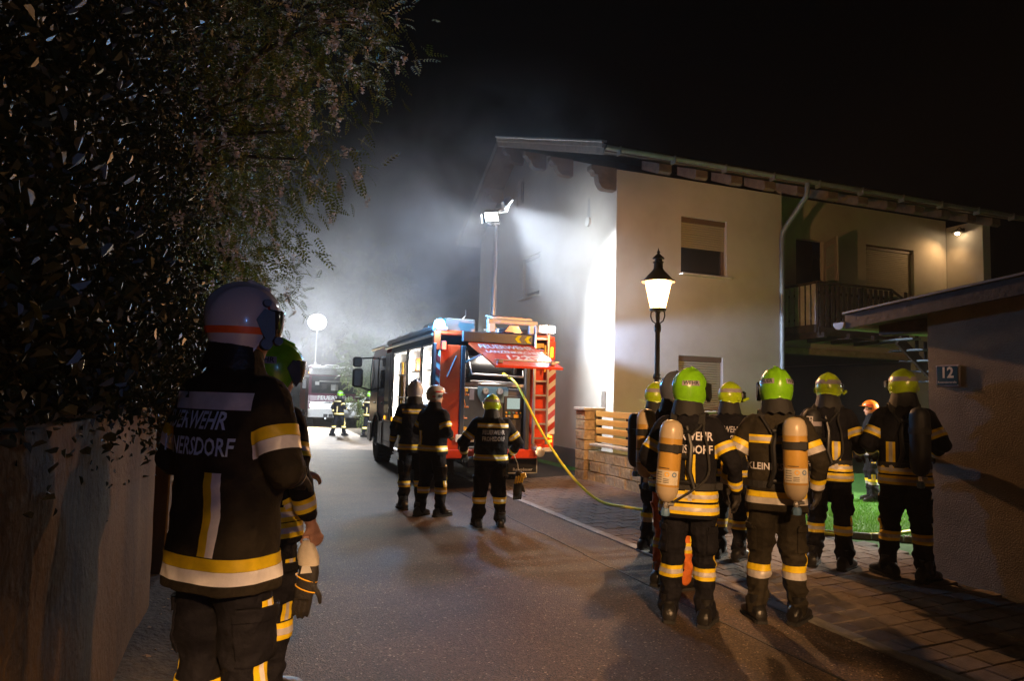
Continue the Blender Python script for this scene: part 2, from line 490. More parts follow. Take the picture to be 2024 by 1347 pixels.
def text_obj(name, s, size, mtl, parent, origin, ux, uy, bold=0.012, shear=0.0, width=None, spacing=1.0, lift=0.0):
    V, F = text_arrays(s, size, bold, shear, spacing)
    ux = Vector(ux).normalized(); uy = Vector(uy).normalized(); n = ux.cross(uy)
    o = Vector(origin); k = 1.0
    if width:
        w = max(v.x for v in V) - min(v.x for v in V)
        k = width / w
    W = [o + ux * v.x * k + uy * v.y + n * lift for v in V]
    return mobj(name, mkmesh(name, W, F, mtl), parent)

def wall_panel(mb, o, u, v, outer, holes, depth):
    """flat wall polygon with openings: o origin, u/v axes, outward normal u x v; reveals go inward by depth"""
    o = Vector(o); u = Vector(u); v = Vector(v); n = u.cross(v).normalized()
    loops = [[Vector((p[0], p[1], 0)) for p in outer]]
    for (x0, y0, x1, y1) in holes:
        loops.append([Vector((x0, y0, 0)), Vector((x0, y1, 0)), Vector((x1, y1, 0)), Vector((x1, y0, 0))])
    flat = [p for l in loops for p in l]
    T = tessellate_polygon(loops)
    W = [o + u * p.x + v * p.y for p in flat]
    F = []
    for t in T:
        a, b, c = (W[i] for i in t)
        F.append(t if (b - a).cross(c - a).dot(n) > 0 else (t[0], t[2], t[1]))
    mb.add(W, F)
    for (x0, y0, x1, y1) in holes:
        P = [o + u * a + v * b for a, b in ((x0, y0), (x1, y0), (x1, y1), (x0, y1))]
        Q = [p - n * depth for p in P]
        for i in range(4):
            j = (i + 1) % 4
            mb.add([P[i], P[j], Q[j], Q[i]], [(0, 1, 2, 3)])

def gz(x):
    """height of the paved strip, which rises gently from the kerb"""
    if x < 4.33: return 0.0
    return min(0.045 * (x - 4.33), 0.14)

def light(name, kind, loc, energy, color, parent=None, target=None, size=0.1, spot=None, blend=0.3, scale=None):
    l = bpy.data.lights.new(name, kind)
    l.energy = energy; l.color = color
    if kind == 'SPOT':
        l.spot_size = spot; l.spot_blend = blend; l.shadow_soft_size = size
    elif kind == 'POINT':
        l.shadow_soft_size = size
    elif kind == 'AREA':
        l.size = size
    o = bpy.data.objects.new(name, l)
    o.location = loc
    if target is not None:
        o.rotation_euler = (Vector(target) - Vector(loc)).to_track_quat('-Z', 'Y').to_euler()
    if scale: o.scale = scale
    link(o, parent)
    o['kind'] = 'helper'
    return o
# ================================================================== ground
def sheet(name, x0, x1, y0, y1, z, m, nx=1, ny=1, zf=None, parent=None):
    xs = np.linspace(x0, x1, nx + 1); ys = np.linspace(y0, y1, ny + 1)
    X, Y = np.meshgrid(xs, ys, indexing='ij')
    Z = np.full_like(X, z) if zf is None else np.vectorize(zf)(X, Y)
    V = np.stack([X, Y, Z], -1).reshape(-1, 3)
    I = np.arange(V.shape[0]).reshape(nx + 1, ny + 1)
    F = np.stack([I[:-1, :-1], I[1:, :-1], I[1:, 1:], I[:-1, 1:]], -1).reshape(-1, 4)
    return mobj(name, mkquads(name, V, F, m), parent)

g = sheet('ground', -160, 160, -60, 260, -0.03, M['soil']); tag(g, kind='structure')
road = sheet('road', -0.2, 4.2, -14, 120, 0.0, M['asphalt']); tag(road, kind='structure')
# narrow bank of earth between the old wall and the road
def bank_z(x, y):
    t = min(1, max(0, (-0.02 - x) / 0.6))
    return -0.012 + 0.10 * t + 0.025 * mnoise.noise(Vector((x * 6, y * 3, 0)))
bank = sheet('verge', -0.75, 0.16, -8, 30, 0, M['soil'], 12, 190, bank_z); tag(bank, kind='structure')
mb = MB()
for i in range(26):
    y0 = 1.0 + i * 0.6
    mb.box((3.53 + 0.012 * math.sin(i * 1.9), y0 + .3, 0.001), (0.022 + 0.006 * math.sin(i * 3.1), 0.62, 0.006))
s_ = mb.build('seam', M['bitumen'], road)
# kerb of pale flush stones
kerb = sheet('kerb', 4.2, 4.335, -8, 40, -0.012, M['joint']); tag(kerb, kind='structure')
km = MB().box((0, 0, 0), (0.128, 0.992, 0.05), bev=0.006).build('kerb_stone', M['kerb'], kerb)
kme = km.data
km.location = (4.267, 1.5, -0.008 - 0.006)
for i in range(1, 24):
    o = mobj('kerb_stone', kme, kerb)
    o.location = (4.267 + random.uniform(-.004, .004), 1.5 + i, -0.012 + random.uniform(-.003, .004))
# pavement: bedding sheet and pavers
def pz(x, y): return gz(x) - 0.035
pav = sheet('pavement', 4.335, 6.9, -8, 32, 0, M['joint'], 8, 2, pz); tag(pav, kind='structure')
PW, PL = 0.205, 0.243
variants = []
for k in range(4):
    b = MB().box((0, 0, 0), (PL - 0.009, PW - 0.009, 0.06), bev=0.007)
    me = mkmesh('paver', b.V, b.F, M['paver']); variants.append(me)
hb_ = MB().box((0, 0, 0), (PL / 2 - 0.009, PW - 0.009, 0.06), bev=0.007)
half_paver = mkmesh('paver', hb_.V, hb_.F, M['paver'])
cells = []
nrow = int(11.5 / PW)
for r in range(nrow):
    y = 2.0 + r * PW
    off = (r % 2) * PL * 0.5
    x = 4.345 + PL / 2 - off
    if off: cells.append((4.345 + PL / 4, y))
    while x < 6.85:
        if x > 4.44 and not (y < 5.2 and x > 6.28):
            cells.append((x, y))
        x += PL
cells.sort(key=lambda p: math.hypot(p[0], p[1]))
tilt = math.atan(0.045)
rest = MB()
n_obj = 0
for (x, y) in cells:
    az = math.degrees(math.atan2(x, y))
    vis = az < 20.4 + 38 
    z = gz(x) - 0.03 + random.uniform(-.003, .003)
    if vis and n_obj < 296:
        o = mobj('paver', half_paver if x < 4.44 else variants[n_obj % 4], pav)
        o.location = (x, y, z)
        o.rotation_euler = (random.uniform(-.006, .006), -tilt + random.uniform(-.006, .006), random.uniform(-.01, .01))
        n_obj += 1
    else:
        rest.box((x, y, z), ((PL / 2 if x < 4.44 else PL) - 0.009, PW - 0.009, 0.06), Matrix.Rotation(-tilt + random.uniform(-.006, .006), 3, 'Y'), bev=0.006)
ro = rest.build('paver_field', M['paver'], pav); tag(ro, kind='stuff')
# yard behind the fence, grass edging
def yz(x, y): return 0.09
yard = sheet('yard_ground', 6.86, 24, 5.3, 40, 0, M['turf'], 4, 4, yz); tag(yard, kind='structure')
edge = MB()
for i in range(4):
    edge.box((6.62 + 0.28 * i + .14, 6.98 - .21 * i - .1, 0.11), (0.34, 0.06, 0.10), Matrix.Rotation(-.64, 3, 'Z'), bev=.01)
eo = edge.build('edging', M['kerb'], yard)
# grass blades: nobody can count them
N = 42000
gx = rng.uniform(6.9, 12.6, N); gy = rng.uniform(5.45, 9.4, N)
keep = gy > 7.1 - .75 * (gx - 6.62)
gx, gy = gx[keep], gy[keep]; N = len(gx)
h = rng.uniform(.02, .055, N); a = rng.uniform(0, 2 * np.pi, N); w = rng.uniform(.002, .005, N)
lx = rng.normal(0, .018, N); ly = rng.normal(0, .018, N)
V = np.zeros((N, 3, 3))
V[:, 0] = np.stack([gx - w * np.cos(a), gy - w * np.sin(a), np.full(N, .088)], -1)
V[:, 1] = np.stack([gx + w * np.cos(a), gy + w * np.sin(a), np.full(N, .088)], -1)
V[:, 2] = np.stack([gx + lx, gy + ly, .09 + h], -1)
go = mobj('grass', mkquads('grass', V.reshape(-1, 3), np.arange(3 * N).reshape(-1, 3), M['grass_blade']))
tag(go, kind='stuff')
# fallen leaves along the verge
N = 260
V = []
for i in range(N):
    x = random.uniform(-.55, .1) if i < 200 else random.uniform(5.0, 6.3); y = random.uniform(2.5, 9) if i < 200 else random.uniform(2.8, 5)
    z = (bank_z(x, y) if i < 200 else gz(x)) + .008
    s = random.uniform(.012, .03); t = random.uniform(0, 6.28)
    c, d = math.cos(t) * s, math.sin(t) * s
    V += [(x + c, y + d, z + random.uniform(0, .012)), (x - d * .5, y + c * .5, z), (x - c, y - d, z + random.uniform(0, .012)), (x + d * .5, y - c * .5, z)]
lo = mobj('fallen_leaves', mkquads('fallen_leaves', V, np.arange(len(V)).reshape(-1, 4), M['dry_leaf'])); tag(lo, kind='stuff')

# ================================================================== old wall on the left
def wall_block(name, x0, x1, y0, y1, ztop, label, seed):
    ny = int((y1 - y0) / .12); nz = 16
    mb = MB()
    ys = np.linspace(y0, y1, ny + 1); zs = np.linspace(-.1, ztop, nz + 1)
    def px(y, z): return x1 + .018 * mnoise.noise(Vector((seed, y * 1.3, z * 1.7))) + .007 * mnoise.noise(Vector((seed, y * 5, z * 5))) - .03 * z / max(ztop, .1)
    V = [(px(y, z), y, z) for y in ys for z in zs]
    F = [(i * (nz + 1) + j, (i + 1) * (nz + 1) + j, (i + 1) * (nz + 1) + j + 1, i * (nz + 1) + j + 1) for i in range(ny) for j in range(nz)]
    mb.add(V, F)
    top = [(px(y, ztop), y, ztop) for y in ys]; back = [(x0, y, ztop) for y in ys]
    mb.add(top + back, [(i, i + 1, ny + 2 + i, ny + 1 + i) for i in range(ny)])
    for y in (y0, y1):
        q = [(px(y, z), y, z) for z in zs]
        mb.add(q + [(x0, y, ztop), (x0, y, -.1)], [tuple(range(nz + 3)) if y == y1 else tuple(reversed(range(nz + 3)))])
    mb.quad((x0, y0, -.1), (x0, y0, ztop), (x0, y1, ztop), (x0, y1, -.1))
    o = mb.build(name, M['old_wall'], None, smooth=True)
    return tag(o, label, 'garden wall')
wall_block('garden_wall', -1.2, -0.62, -5, 5.93, 1.55, 'near length of stained old rendered wall under the hanging bushes', 3)
wall_block('garden_wall', -1.2, -0.80, 5.96, 13.6, 1.72, 'set-back far length of old wall past the step, behind the helmeted onlooker', 9)
pier = MB().box((-.78, 7.0, .86), (.34, .34, 1.8), bev=.015).build('wall_pier', M['old_wall'])
tag(pier, 'square rendered pier standing proud of the old wall', 'pier')
for (x, y, lb) in ((-.95, 15.2, 'nearer pale gatepost of the gap beyond the old wall'), (-.35, 18.6, 'farther pale gatepost with a yellow top mark beyond the old wall')):
    t = empty('gatepost', (x, y, 0), 0, lb, 'gatepost', 'gateposts beyond the wall')
    MB().box((0, 0, 1.15), (.34, .34, 2.3), bev=.015).build('shaft', M['plinth'], t)
    MB().box((0, 0, 2.35), (.42, .42, .1), bev=.02).build('cap', M['coping'], t)

# ================================================================== the white house
YH, XH = 13.2, 7.25
house = empty('house', (XH, YH, 0), 0, 'white rendered two-storey house with gable to the road and wooden balcony', 'house')
def H(x, y, z): return (x - XH, y - YH, z)
REC = 14.5
mb = MB()
# gable wall faces -X : u = -Y, v = Z ; outward normal u x v = (-1,0,0)
EZ = 6.75
def gable_top(y): # underside of roof along the gable
    return 6.72 + (y - 13.2) * (9.12 - 6.72) / (19.2 - 13.2) if y <= 19.2 else 9.12 - (y - 19.2) * .56
wL = 22.85
gpts = [(0, .5), (0, gable_top(YH + 0.0)), (-(19.2 - YH), gable_top(19.2)), (-(wL - YH), gable_top(wL)), (-(wL - YH), .5)]
gpts = [(p[0], p[1]) for p in gpts][::-1]
G_WIN = (-(18.75 - YH), 4.5, -(17.45 - YH), 5.7)
G_SM = (-(19.35 - YH), 7.42, -(18.85 - YH), 8.2)
wall_panel(mb, (0, 0, 0), (0, -1, 0), (0, 0, 1), gpts, [G_WIN, G_SM], .16)
# front wall faces -Y : u = X
F_W1 = (8.9 - XH, 4.56, 10.14 - XH, 5.88)
F_W2 = (8.86 - XH, 1.5, 10.05 - XH, 2.72)
wall_panel(mb, (0, 0, 0), (1, 0, 0), (0, 0, 1), [(0, .5), (11.72 - XH, .5), (11.72 - XH, 6.72), (0, 6.72)], [F_W1, F_W2], .16)
# return into the recess, recessed front, wing side
wall_panel(mb, H(11.72, YH, 0), (0, 1, 0), (0, 0, 1), [(0, 0), (REC - YH, 0), (REC - YH, 7), (0, 7)], [], .1)
D_OP = (13.35 - XH, 3.62, 14.32 - XH, 6.12)
R_W = (15.8 - XH, 4.8, 17.6 - XH, 6.2)
CARP = (12.0 - XH, 0.0, 17.6 - XH, 3.02)
wall_panel(mb, (0, REC - YH, 0), (1, 0, 0), (0, 0, 1), [(11.72 - XH, 0), (18.9 - XH, 0), (18.9 - XH, 7.2), (11.72 - XH, 7.2)], [D_OP, R_W, CARP], .16)
mb.box(H(19.05, REC - .55, 3.5), (.3, 1.1, 7.0), bev=.01)
# hidden back and carport interior
mb.quad(H(7.25, 22.85, 0), H(18.9, 22.85, 0), H(18.9, 22.85, 7), H(7.25, 22.85, 7))
mb.quad(H(18.9, 22.85, 0), H(18.9, REC, 0), H(18.9, REC, 7), H(18.9, 22.85, 7))
mb.build('wall', M['white_wall'], house)
mb = MB()
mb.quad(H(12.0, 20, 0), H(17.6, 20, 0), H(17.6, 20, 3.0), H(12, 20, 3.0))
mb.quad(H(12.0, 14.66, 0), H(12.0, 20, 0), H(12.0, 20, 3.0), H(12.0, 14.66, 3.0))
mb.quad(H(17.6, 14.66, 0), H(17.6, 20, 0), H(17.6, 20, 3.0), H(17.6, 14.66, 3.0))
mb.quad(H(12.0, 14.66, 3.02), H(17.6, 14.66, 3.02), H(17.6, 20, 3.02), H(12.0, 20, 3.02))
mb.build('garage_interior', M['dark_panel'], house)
MB().box(H(14.8, 14.44, 3.1), (5.7, .1, .17), bev=.01).build('garage_lintel', M['pale_wood'], house)
# plinth
mb = MB()
mb.box(H(7.31, 18.0, .24), (.16, 9.7, .54), bev=.01)
mb.box(H(9.5, 13.255, .24), (4.44, .15, .54), bev=.01)
mb.build('plinth', M['plinth'], house)
# windows
def window(parent, o, u, v, rect, shut, mshut, frame_m, drop=1.0, sill=True):
    """rect in wall axes; roller shutter drawn down by the fraction drop"""
    o = Vector(o); u = Vector(u); v = Vector(v); n = u.cross(v).normalized()
    x0, y0, x1, y1 = rect
    P = lambda a, b, d: o + u * a + v * b - n * d
    rot = Matrix((u, n, v)).transposed()
    mb = MB(); w = .07
    for (cx, cy_, sx, sy) in (((x0 + x1) / 2, y1 - w / 2, x1 - x0, w), ((x0 + x1) / 2, y0 + w / 2, x1 - x0, w), (x0 + w / 2, (y0 + y1) / 2, w, y1 - y0 - 2 * w), (x1 - w / 2, (y0 + y1) / 2, w, y1 - y0 - 2 * w)):
        mb.box(P(cx, cy_, .13), (sx - .004, .06, sy - .004), rot, bev=.006)
    f = mb.build('window', frame_m, parent)
    gq = MB(); gq.box(P((x0 + x1) / 2, (y0 + y1) / 2, .145), (x1 - x0 - .1, .012, y1 - y0 - .1), rot); gq.build('pane', M['glass'], f)
    if shut > 0:
        hh = (y1 - y0) * shut; nsl = max(4, int(hh / .052)); sh = hh / nsl
        mb = MB()
        for i in range(nsl):
            mb.box(P((x0 + x1) / 2, y1 - .012 - (i + .5) * sh, .085), (x1 - x0 - .05, .02, sh * .88), rot, bev=.005)
        so = mb.build('shutter_slats', mshut, f); tag(so, kind='stuff')
        mb = MB(); mb.box(P((x0 + x1) / 2, y1 - .06, .07), (x1 - x0 - .01, .03, .11), rot, bev=.005); mb.build('shutter_box', M['win_frame'] if mshut is M['shutter'] else M['dark_panel'], f)
    if sill:
        mb = MB(); mb.box(P((x0 + x1) / 2, y0 - .02, -.03), (x1 - x0 + .1, .24, .035), rot, bev=.006); mb.build('sill', M['coping'], f)
    return f
window(house, (0, 0, 0), (0, -1, 0), (0, 0, 1), G_WIN, .86, M['shutter_grey'], M['door_wood'])
window(house, (0, 0, 0), (0, -1, 0), (0, 0, 1), G_SM, 0, M['shutter'], M['door_wood'], sill=False)
window(house, (0, 0, 0), (1, 0, 0), (0, 0, 1), F_W1, .52, M['shutter'], M['win_frame'])
window(house, (0, 0, 0), (1, 0, 0), (0, 0, 1), F_W2, .97, M['shutter'], M['win_frame'])
window(house, (0, REC - YH, 0), (1, 0, 0), (0, 0, 1), R_W, .98, M['shutter'], M['win_frame'])
# open balcony door leaf
dr = MB()
hx, hy = 14.3 - XH, REC - YH - .02
d = Vector((-.42, -.86, 0)).normalized(); Lw = .95
nd = Vector((d.y, -d.x, 0))
rot = Matrix((d, nd, Vector((0, 0, 1)))).transposed()
C0 = Vector((hx, hy, 0))
def DP(a, z): return C0 + d * a + Vector((0, 0, z))
for (a, z, sa, sz) in ((.07, 4.85, .14, 2.4), (Lw - .07, 4.85, .14, 2.4), (Lw / 2, 5.97, Lw - .29, .16), (Lw / 2, 3.95, Lw - .29, .6), (Lw / 2, 4.75, Lw - .29, .05), (Lw / 2, 5.35, Lw - .29, .05)):
    dr.box(DP(a, z), (sa, .05, sz), rot, bev=.006)
door = dr.build('balcony_door', M['door_wood'], house)
MB().box(DP(Lw / 2, 5.07), (Lw - .28, .014, 1.66), rot).build('pane', M['rippled'], door)
hb = MB(); hb.box(DP(Lw - .07, 4.72) + nd * -.035, (.05, .012, .26), rot, bev=.004); hb.tube([DP(Lw - .07, 4.77) + nd * -.03, DP(Lw - .07, 4.77) + nd * -.09, DP(Lw - .2, 4.77) + nd * -.09], .011, 6)
hb.build('handle', M['brass'], door)
# interior behind the open door
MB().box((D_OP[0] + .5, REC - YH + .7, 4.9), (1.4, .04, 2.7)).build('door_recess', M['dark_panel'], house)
# round wall vent with soot streak on the gable
vt = MB(); rotv = Matrix.Rotation(R(90), 3, 'Y')
vt.lathe([(.075, 0), (.11, 0), (.11, .05), (.075, .05), (.07, .02)], 18, H(7.2, 14.53, 5.85), rotv)
vt.build('vent', M['chev_white'], house)
MB().quad(H(7.246, 14.44, 5.95), H(7.246, 14.62, 5.95), H(7.246, 14.57, 6.45), H(7.246, 14.5, 6.4)).build('soot_streak', mat('soot', (0.34, 0.33, 0.32), 0.95), house)
np_ = MB(); np_.box(H(7.235, 13.62, 1.66), (.02, .17, .42), bev=.004); np_.build('notice_panel', M['silver'], house)
# roof
VX = 6.52          # verge (towards the road)
EY = 12.42         # front eave
XR = 19.6
RY, RZ = 19.2, 9.22
mb = MB()
fz = 6.78
k = (RZ - fz) / (RY - EY)
t = .14
def slope_slab(mb, xa, xb, ya, za, yb, zb, th):
    n = Vector((0, -(zb - za), yb - ya)).normalized() * th
    if n.z < 0: n = -n
    P = [Vector(H(xa, ya, za)), Vector(H(xb, ya, za)), Vector(H(xb, yb, zb)), Vector(H(xa, yb, zb))]
    mb.prism(P, n)
slope_slab(mb, VX + .03, XR, EY, fz, RY, RZ, t)
slope_slab(mb, VX + .03, XR, 23.3, RZ - 4.1 * .56, RY, RZ, t)
roof = mb.build('roof', M['roof_tile'], house)
# boarding under the overhang
mb = MB()
for i in range(7):
    xa = VX + .03 + i * .104
    slope_slab(mb, xa, xa + .1, EY + .03, fz - .022 + k * .03, RY, RZ - .022, .018)
slope_slab(mb, 7.26, XR, EY + .03, fz - .022 + k * .03, 13.19, fz - .022 + k * .77, .018)
mb.build('eave_boarding', M['beam_wood'], roof)
mb = MB()
for i in range(7):
    xa = VX + .03 + i * .104
    slope_slab(mb, xa, xa + .1, 23.25, RZ - 4.05 * .56 - .025, RY, RZ - .025, .018)
mb.build('eave_boarding', M['beam_wood'], roof)
# stepped verge boards
def verge(mb, dx, dz, hgt, th, ya, yb, front=True):
    if front:
        za, zb = fz + (ya - EY) * k, fz + (yb - EY) * k
    else:
        za, zb = RZ - (ya - RY) * .56, RZ - (yb - RY) * .56
    p0 = Vector(H(VX + dx, ya, za + dz)); p1 = Vector(H(VX + dx, yb, zb + dz))
    mb.bar(p0, p1, th, hgt, bev=.006)
mb = MB(); verge(mb, 0, .02, .22, .035, EY, RY); mb.build('verge_board', M['pale_wood'], roof)
mb = MB(); verge(mb, -.035, .12, .12, .035, EY, RY); mb.build('verge_board', M['pale_wood'], roof)
mb = MB(); verge(mb, 0, .02, .22, .035, RY, 23.3, False); mb.build('verge_board', M['dark_wood'], roof)
mb = MB(); verge(mb, -.03, .19, .05, .12, EY - .05, RY); mb.build('verge_flashing', M['zinc'], roof)
# carved purlin heads on the gable
def bracket(y, ztop, depth=.62, hgt=.46, big=False):
    pts = [(0, 0), (-depth, 0), (-depth, -.10), (-depth + .06, -.13), (-depth + .09, -.20), (-depth + .16, -.20), (-depth + .19, -hgt * .72), (-depth + .26, -hgt * .93), (-depth + .34, -hgt), (0, -hgt)]
    P = [Vector(H(7.25 + a, y - .1, ztop + b)) for a, b in pts]
    m_ = MB(); m_.prism(P, (0, .2, 0))
    return m_.build('roof_bracket', M['beam_wood'], house)
for y in (13.32, 15.55, 17.3, 19.0, 20.7):
    bracket(y, gable_top(y) - .02, hgt=.5 if y < 14 else .42)
# rafter ends below the front eave
for i in range(12):
    x = 7.95 + i * .92
    mm = MB()
    z0 = fz - .06; d_ = .78 if x < 11.7 else 2.05
    mm.prism([Vector(H(x - .09, EY + .06, z0 - .16)), Vector(H(x - .09, EY + .06, z0)), Vector(H(x - .09, 13.2 if x < 11.7 else REC, z0 + d_ * k)), Vector(H(x - .09, 13.2 if x < 11.7 else REC, z0 + d_ * k - .2)), Vector(H(x - .09, EY + .14, z0 - .2))], (.3, 0, 0))
    mm.build('rafter_end', M['beam_wood'], house)
# gutter and downpipe
mb = MB()
gp = [(.0 + .075 * math.cos(a), .075 * math.sin(a)) for a in np.linspace(math.pi, 2 * math.pi, 9)]
prof = gp + [(a * .9, b * .9) for a, b in reversed(gp)]
mb.prism([Vector(H(VX - .02, EY - .07 + a, fz + .06 + b)) for a, b in prof], (XR - VX, 0, 0))
for i in range(10): mb.box(H(VX + .3 + i * 1.3, EY - .07, fz + .0), (.03, .17, .17), bev=.004)
mb.build('gutter', M['zinc'], house)
mb = MB()
px_ = 11.66
mb.tube([H(px_ + .05, EY - .07, fz - .01), H(px_ + .05, EY - .06, fz - .22), H(px_ + .05, EY - .02, fz - .33), H(px_ + .02, 12.95, 5.95), H(px_, 13.08, 5.78), H(px_, 13.12, 5.6), H(px_, 13.12, .2)], .058, 12)
for z in (5.2, 3.6, 2.0): mb.cyl(H(px_, 13.12, z), H(px_, 13.12, z + .04), .066, n=12)
mb.build('downpipe', M['zinc_dark'], house, smooth=True)
# balcony
bal = MB()
bx0, bx1, by0, by1 = 12.8, 15.75, 13.2, 14.48
bal.box(H((bx0 + bx1) / 2, (by0 + by1) / 2, 3.52), (bx1 - bx0, by1 - by0, .12), bev=.01)
bal.box(H(bx0 - .02, (by0 + by1) / 2, 3.56), (.05, by1 - by0, .2), bev=.006)
bal.box(H((bx0 + bx1) / 2, by0 - .03, 3.5), (bx1 - bx0, .05, .22), bev=.006)
for x in (12.9, 13.7, 14.5, 15.3): bal.box(H(x, 13.75, 3.4), (.1, 1.4, .14), bev=.006)
balcony = bal.build('balcony', M['dark_wood'], house)
rl = MB()
rl.bar(H(bx0, by0, 4.7), H(bx0, by1, 4.7), .06, .05, bev=.006); rl.bar(H(bx0, by0, 4.7), H(bx1 - .55, by0, 4.7), .06, .05, bev=.006)
rl.bar(H(bx1 - .55, by0, 4.7), H(bx1, by0, 4.42), .06, .05, bev=.006)
for z in (3.82, 4.45):
    rl.bar(H(bx0 + .03, by0, z), H(bx0 + .03, by1, z), .04, .06); rl.bar(H(bx0, by0 + .03, z), H(bx1, by0 + .03, z), .04, .06)
for p in ((bx0 + .03, by0 + .03), (14.3, by0 + .04), (bx1, by0 + .03)): rl.box(H(p[0], p[1], 4.1), (.06, .06, 1.15), bev=.006)
rl.build('railing', M['dark_wood'], balcony)
for i in range(7):
    mm = MB(); y = by0 + .1 + i * .185
    mm.box(H(bx0 - .015, y, 4.13 + .0), (.022, .13, 1.05), bev=.004); mm.build('slat', M['lit_slat'], balcony)
for i in range(17):
    mm = MB(); x = bx0 + .12 + i * .175
    hgt = 1.05 if x < bx1 - .5 else .85
    mm.box(H(x, by0 - .015, 3.6 + hgt / 2), (.115, .022, hgt), bev=.004); mm.build('slat', M['dark_wood'], balcony)
# outside stair
st = MB()
st.bar(H(14.9, 12.75, 3.36), H(18.2, 12.75, .9), .07, .26, bev=.006)
stair = st.build('stair', M['dark_wood'], house)
for i in range(10):
    mm = MB(); mm.box(H(14.95 + i * .33, 12.75, 3.36 - i * .245), (.3, .95, .05), bev=.008); mm.build('tread', M['zinc_dark'], stair)
for i in range(8):
    mm = MB(); mm.box(H(16.1 + i * .3, 13.22, 3.2 - i * .225), (.1, .03, .9), bev=.004); mm.build('baluster', M['dark_wood'], stair)
# wall lamp on the projecting wing
wl = empty('wall_lamp', (18.86, 13.95, 6.76), 0, 'small lit wall lamp high on the wing of the house past the balcony', 'wall lamp')
mb = MB(); mb.box((0, 0, .06), (.06, .1, .1), bev=.01); mb.tube([(0, 0, .08), (-.12, 0, .12), (-.22, 0, .07)], .015, 8); mb.build('bracket', M['iron'], wl, True)
MB().lathe([(.15, 0), (.155, .02), (.09, .07), (.03, .1)], 16, (-.22, 0, -.05)).build('shade', M['iron'], wl, True)
MB().lathe([(.02, -.05), (.05, -.035), (.055, -.005), (.03, .02)], 12, (-.22, 0, -.06)).build('bulb', emis('wall_bulb', (1.0, .72, .42), 90.0), wl, True)
light('wall_lamp_light', 'SPOT', (-.22, 0, -.1), 170, (1, .58, .25), wl, (-.75, .30, -1.3), .05, R(140), .9)

# ================================================================== outbuilding on the right
ob = empty('outbuilding', (6.36, 5.1, 0), 0, 'low rough-cast outbuilding with house number and sloping roof at the gateway', 'outbuilding')
def O(x, y, z): return (x - 6.36, y - 5.0, z)
mb = MB()
rz = lambda y: 2.66 + (5.0 - y) * .075
wall_panel(mb, O(6.36, 5.0, 0), (0, -1, 0), (0, 0, 1), [(0, 0), (7, 0), (7, rz(-2)), (0, rz(5.0))], [], .1)
wall_panel(mb, O(11.5, 5.0, 0), (-1, 0, 0), (0, 0, 1), [(0, 0), (5.14, 0), (5.14, 2.66), (0, 2.66)], [], .1)
mb.build('wall', M['rough_wall'], ob)
mb = MB()
P = [Vector(O(6.12, 5.75, rz(5.75))), Vector(O(11.8, 5.75, rz(5.75))), Vector(O(11.8, -2.2, rz(-2.2))), Vector(O(6.12, -2.2, rz(-2.2)))]
mb.prism(P, (0, 0, .08))
orf = mb.build('roof', M['roof_tile'], ob)
mb = MB()
mb.bar(O(6.1, 5.78, rz(5.78) + .02), O(6.1, -2.2, rz(-2.2) + .02), .03, .16, bev=.005)
mb.build('verge_board', M['dark_wood'], orf)
mb = MB(); mb.bar(O(6.09, 5.8, rz(5.8) + .115), O(6.09, -2.2, rz(-2.2) + .115), .06, .025, bev=.004); mb.build('verge_flashing', M['zinc'], orf)
for i in range(4):
    mm = MB(); mm.box(O(6.6 + i * .9, 5.4, 2.56), (.12, .7, .14), bev=.008); mm.build('rafter_end', M['dark_wood'], ob)
mb = MB()
gp = [(.08 * math.cos(a), .08 * math.sin(a)) for a in np.linspace(math.pi, 2 * math.pi, 11)]
prof = gp + [(a * .88, b * .88) for a, b in reversed(gp)]
mb.prism([Vector(O(6.08, 5.86 + a, 2.62 + b)) for a, b in prof], (4.5, 0, 0))
gtr = mb.build('gutter', M['zinc'], ob)
mb = MB(); mb.prism([Vector(O(6.075, 5.86 + a, 2.62 + b)) for a, b in [(c * .97, d_ * .97) for c, d_ in gp]], (.012, 0, 0)); mb.build('end_cap', M['silver'], gtr)
# house number plate
sg = empty('house_number_sign', (6.345, 4.875, 2.02), R(-90), 'enamel house number plate 12 with pale frame on the rough-cast wall', 'house number')
mb = MB(); mb.box((0, 0, 0), (.30, .02, .25), bev=.008); mb.build('frame', M['helmet_band'], sg)
MB().box((0, -.008, 0), (.265, .016, .215), bev=.003).build('plate', M['enamel'], sg)
text_obj('number', '12', .17, M['enamel_white'], sg, (0, -.0185, .03), (1, 0, 0), (0, 0, 1), bold=.03)
text_obj('street_name', 'Rosentalerstraße', .034, M['enamel_white'], sg, (0, -.0185, -.075), (1, 0, 0), (0, 0, 1), width=.235)
mb = MB()
for x in (-.135, .135):
    for z in (-.11, .11): mb.cyl((x, -.01, z), (x, -.018, z), .009, n=8)
mb.build('screw', M['silver'], sg)
sg.scale = (.82, 1, .85)

# ================================================================== stone and slat fence
fence = empty('fence', (6.5, 10.2, 0), 0, 'garden fence of orange wooden slats on a split-face stone wall', 'fence')
def Fp(x, y, z): return (x - 6.5, y - 10.2, z)
fx = 6.52
bm_ = [MB().box((0, 0, 0), (.26, .39, .19), bev=.012) for _ in range(3)]
bmeshes = []
for k_, b in enumerate(bm_):
    V2 = []
    r_ = random.Random(k_ + 4)
    for v in b.V: V2.append((v[0] + r_.uniform(-.012, .006), v[1] + r_.uniform(-.003, .003), v[2] + r_.uniform(-.003, .003)))
    bmeshes.append(mkmesh('stone_block', V2, b.F, M['stone']))
nb = 0
for row in range(3):
    z = .095 + .08 + row * .2
    y = 7.75 + (row % 2) * .2
    while y < 12.6:
        o = mobj('stone_block', bmeshes[nb % 3], fence); o.location = Fp(fx + random.uniform(-.006, .006), y, z); nb += 1
        if nb % 2: o.rotation_euler = (math.pi, 0, 0)
        y += .4
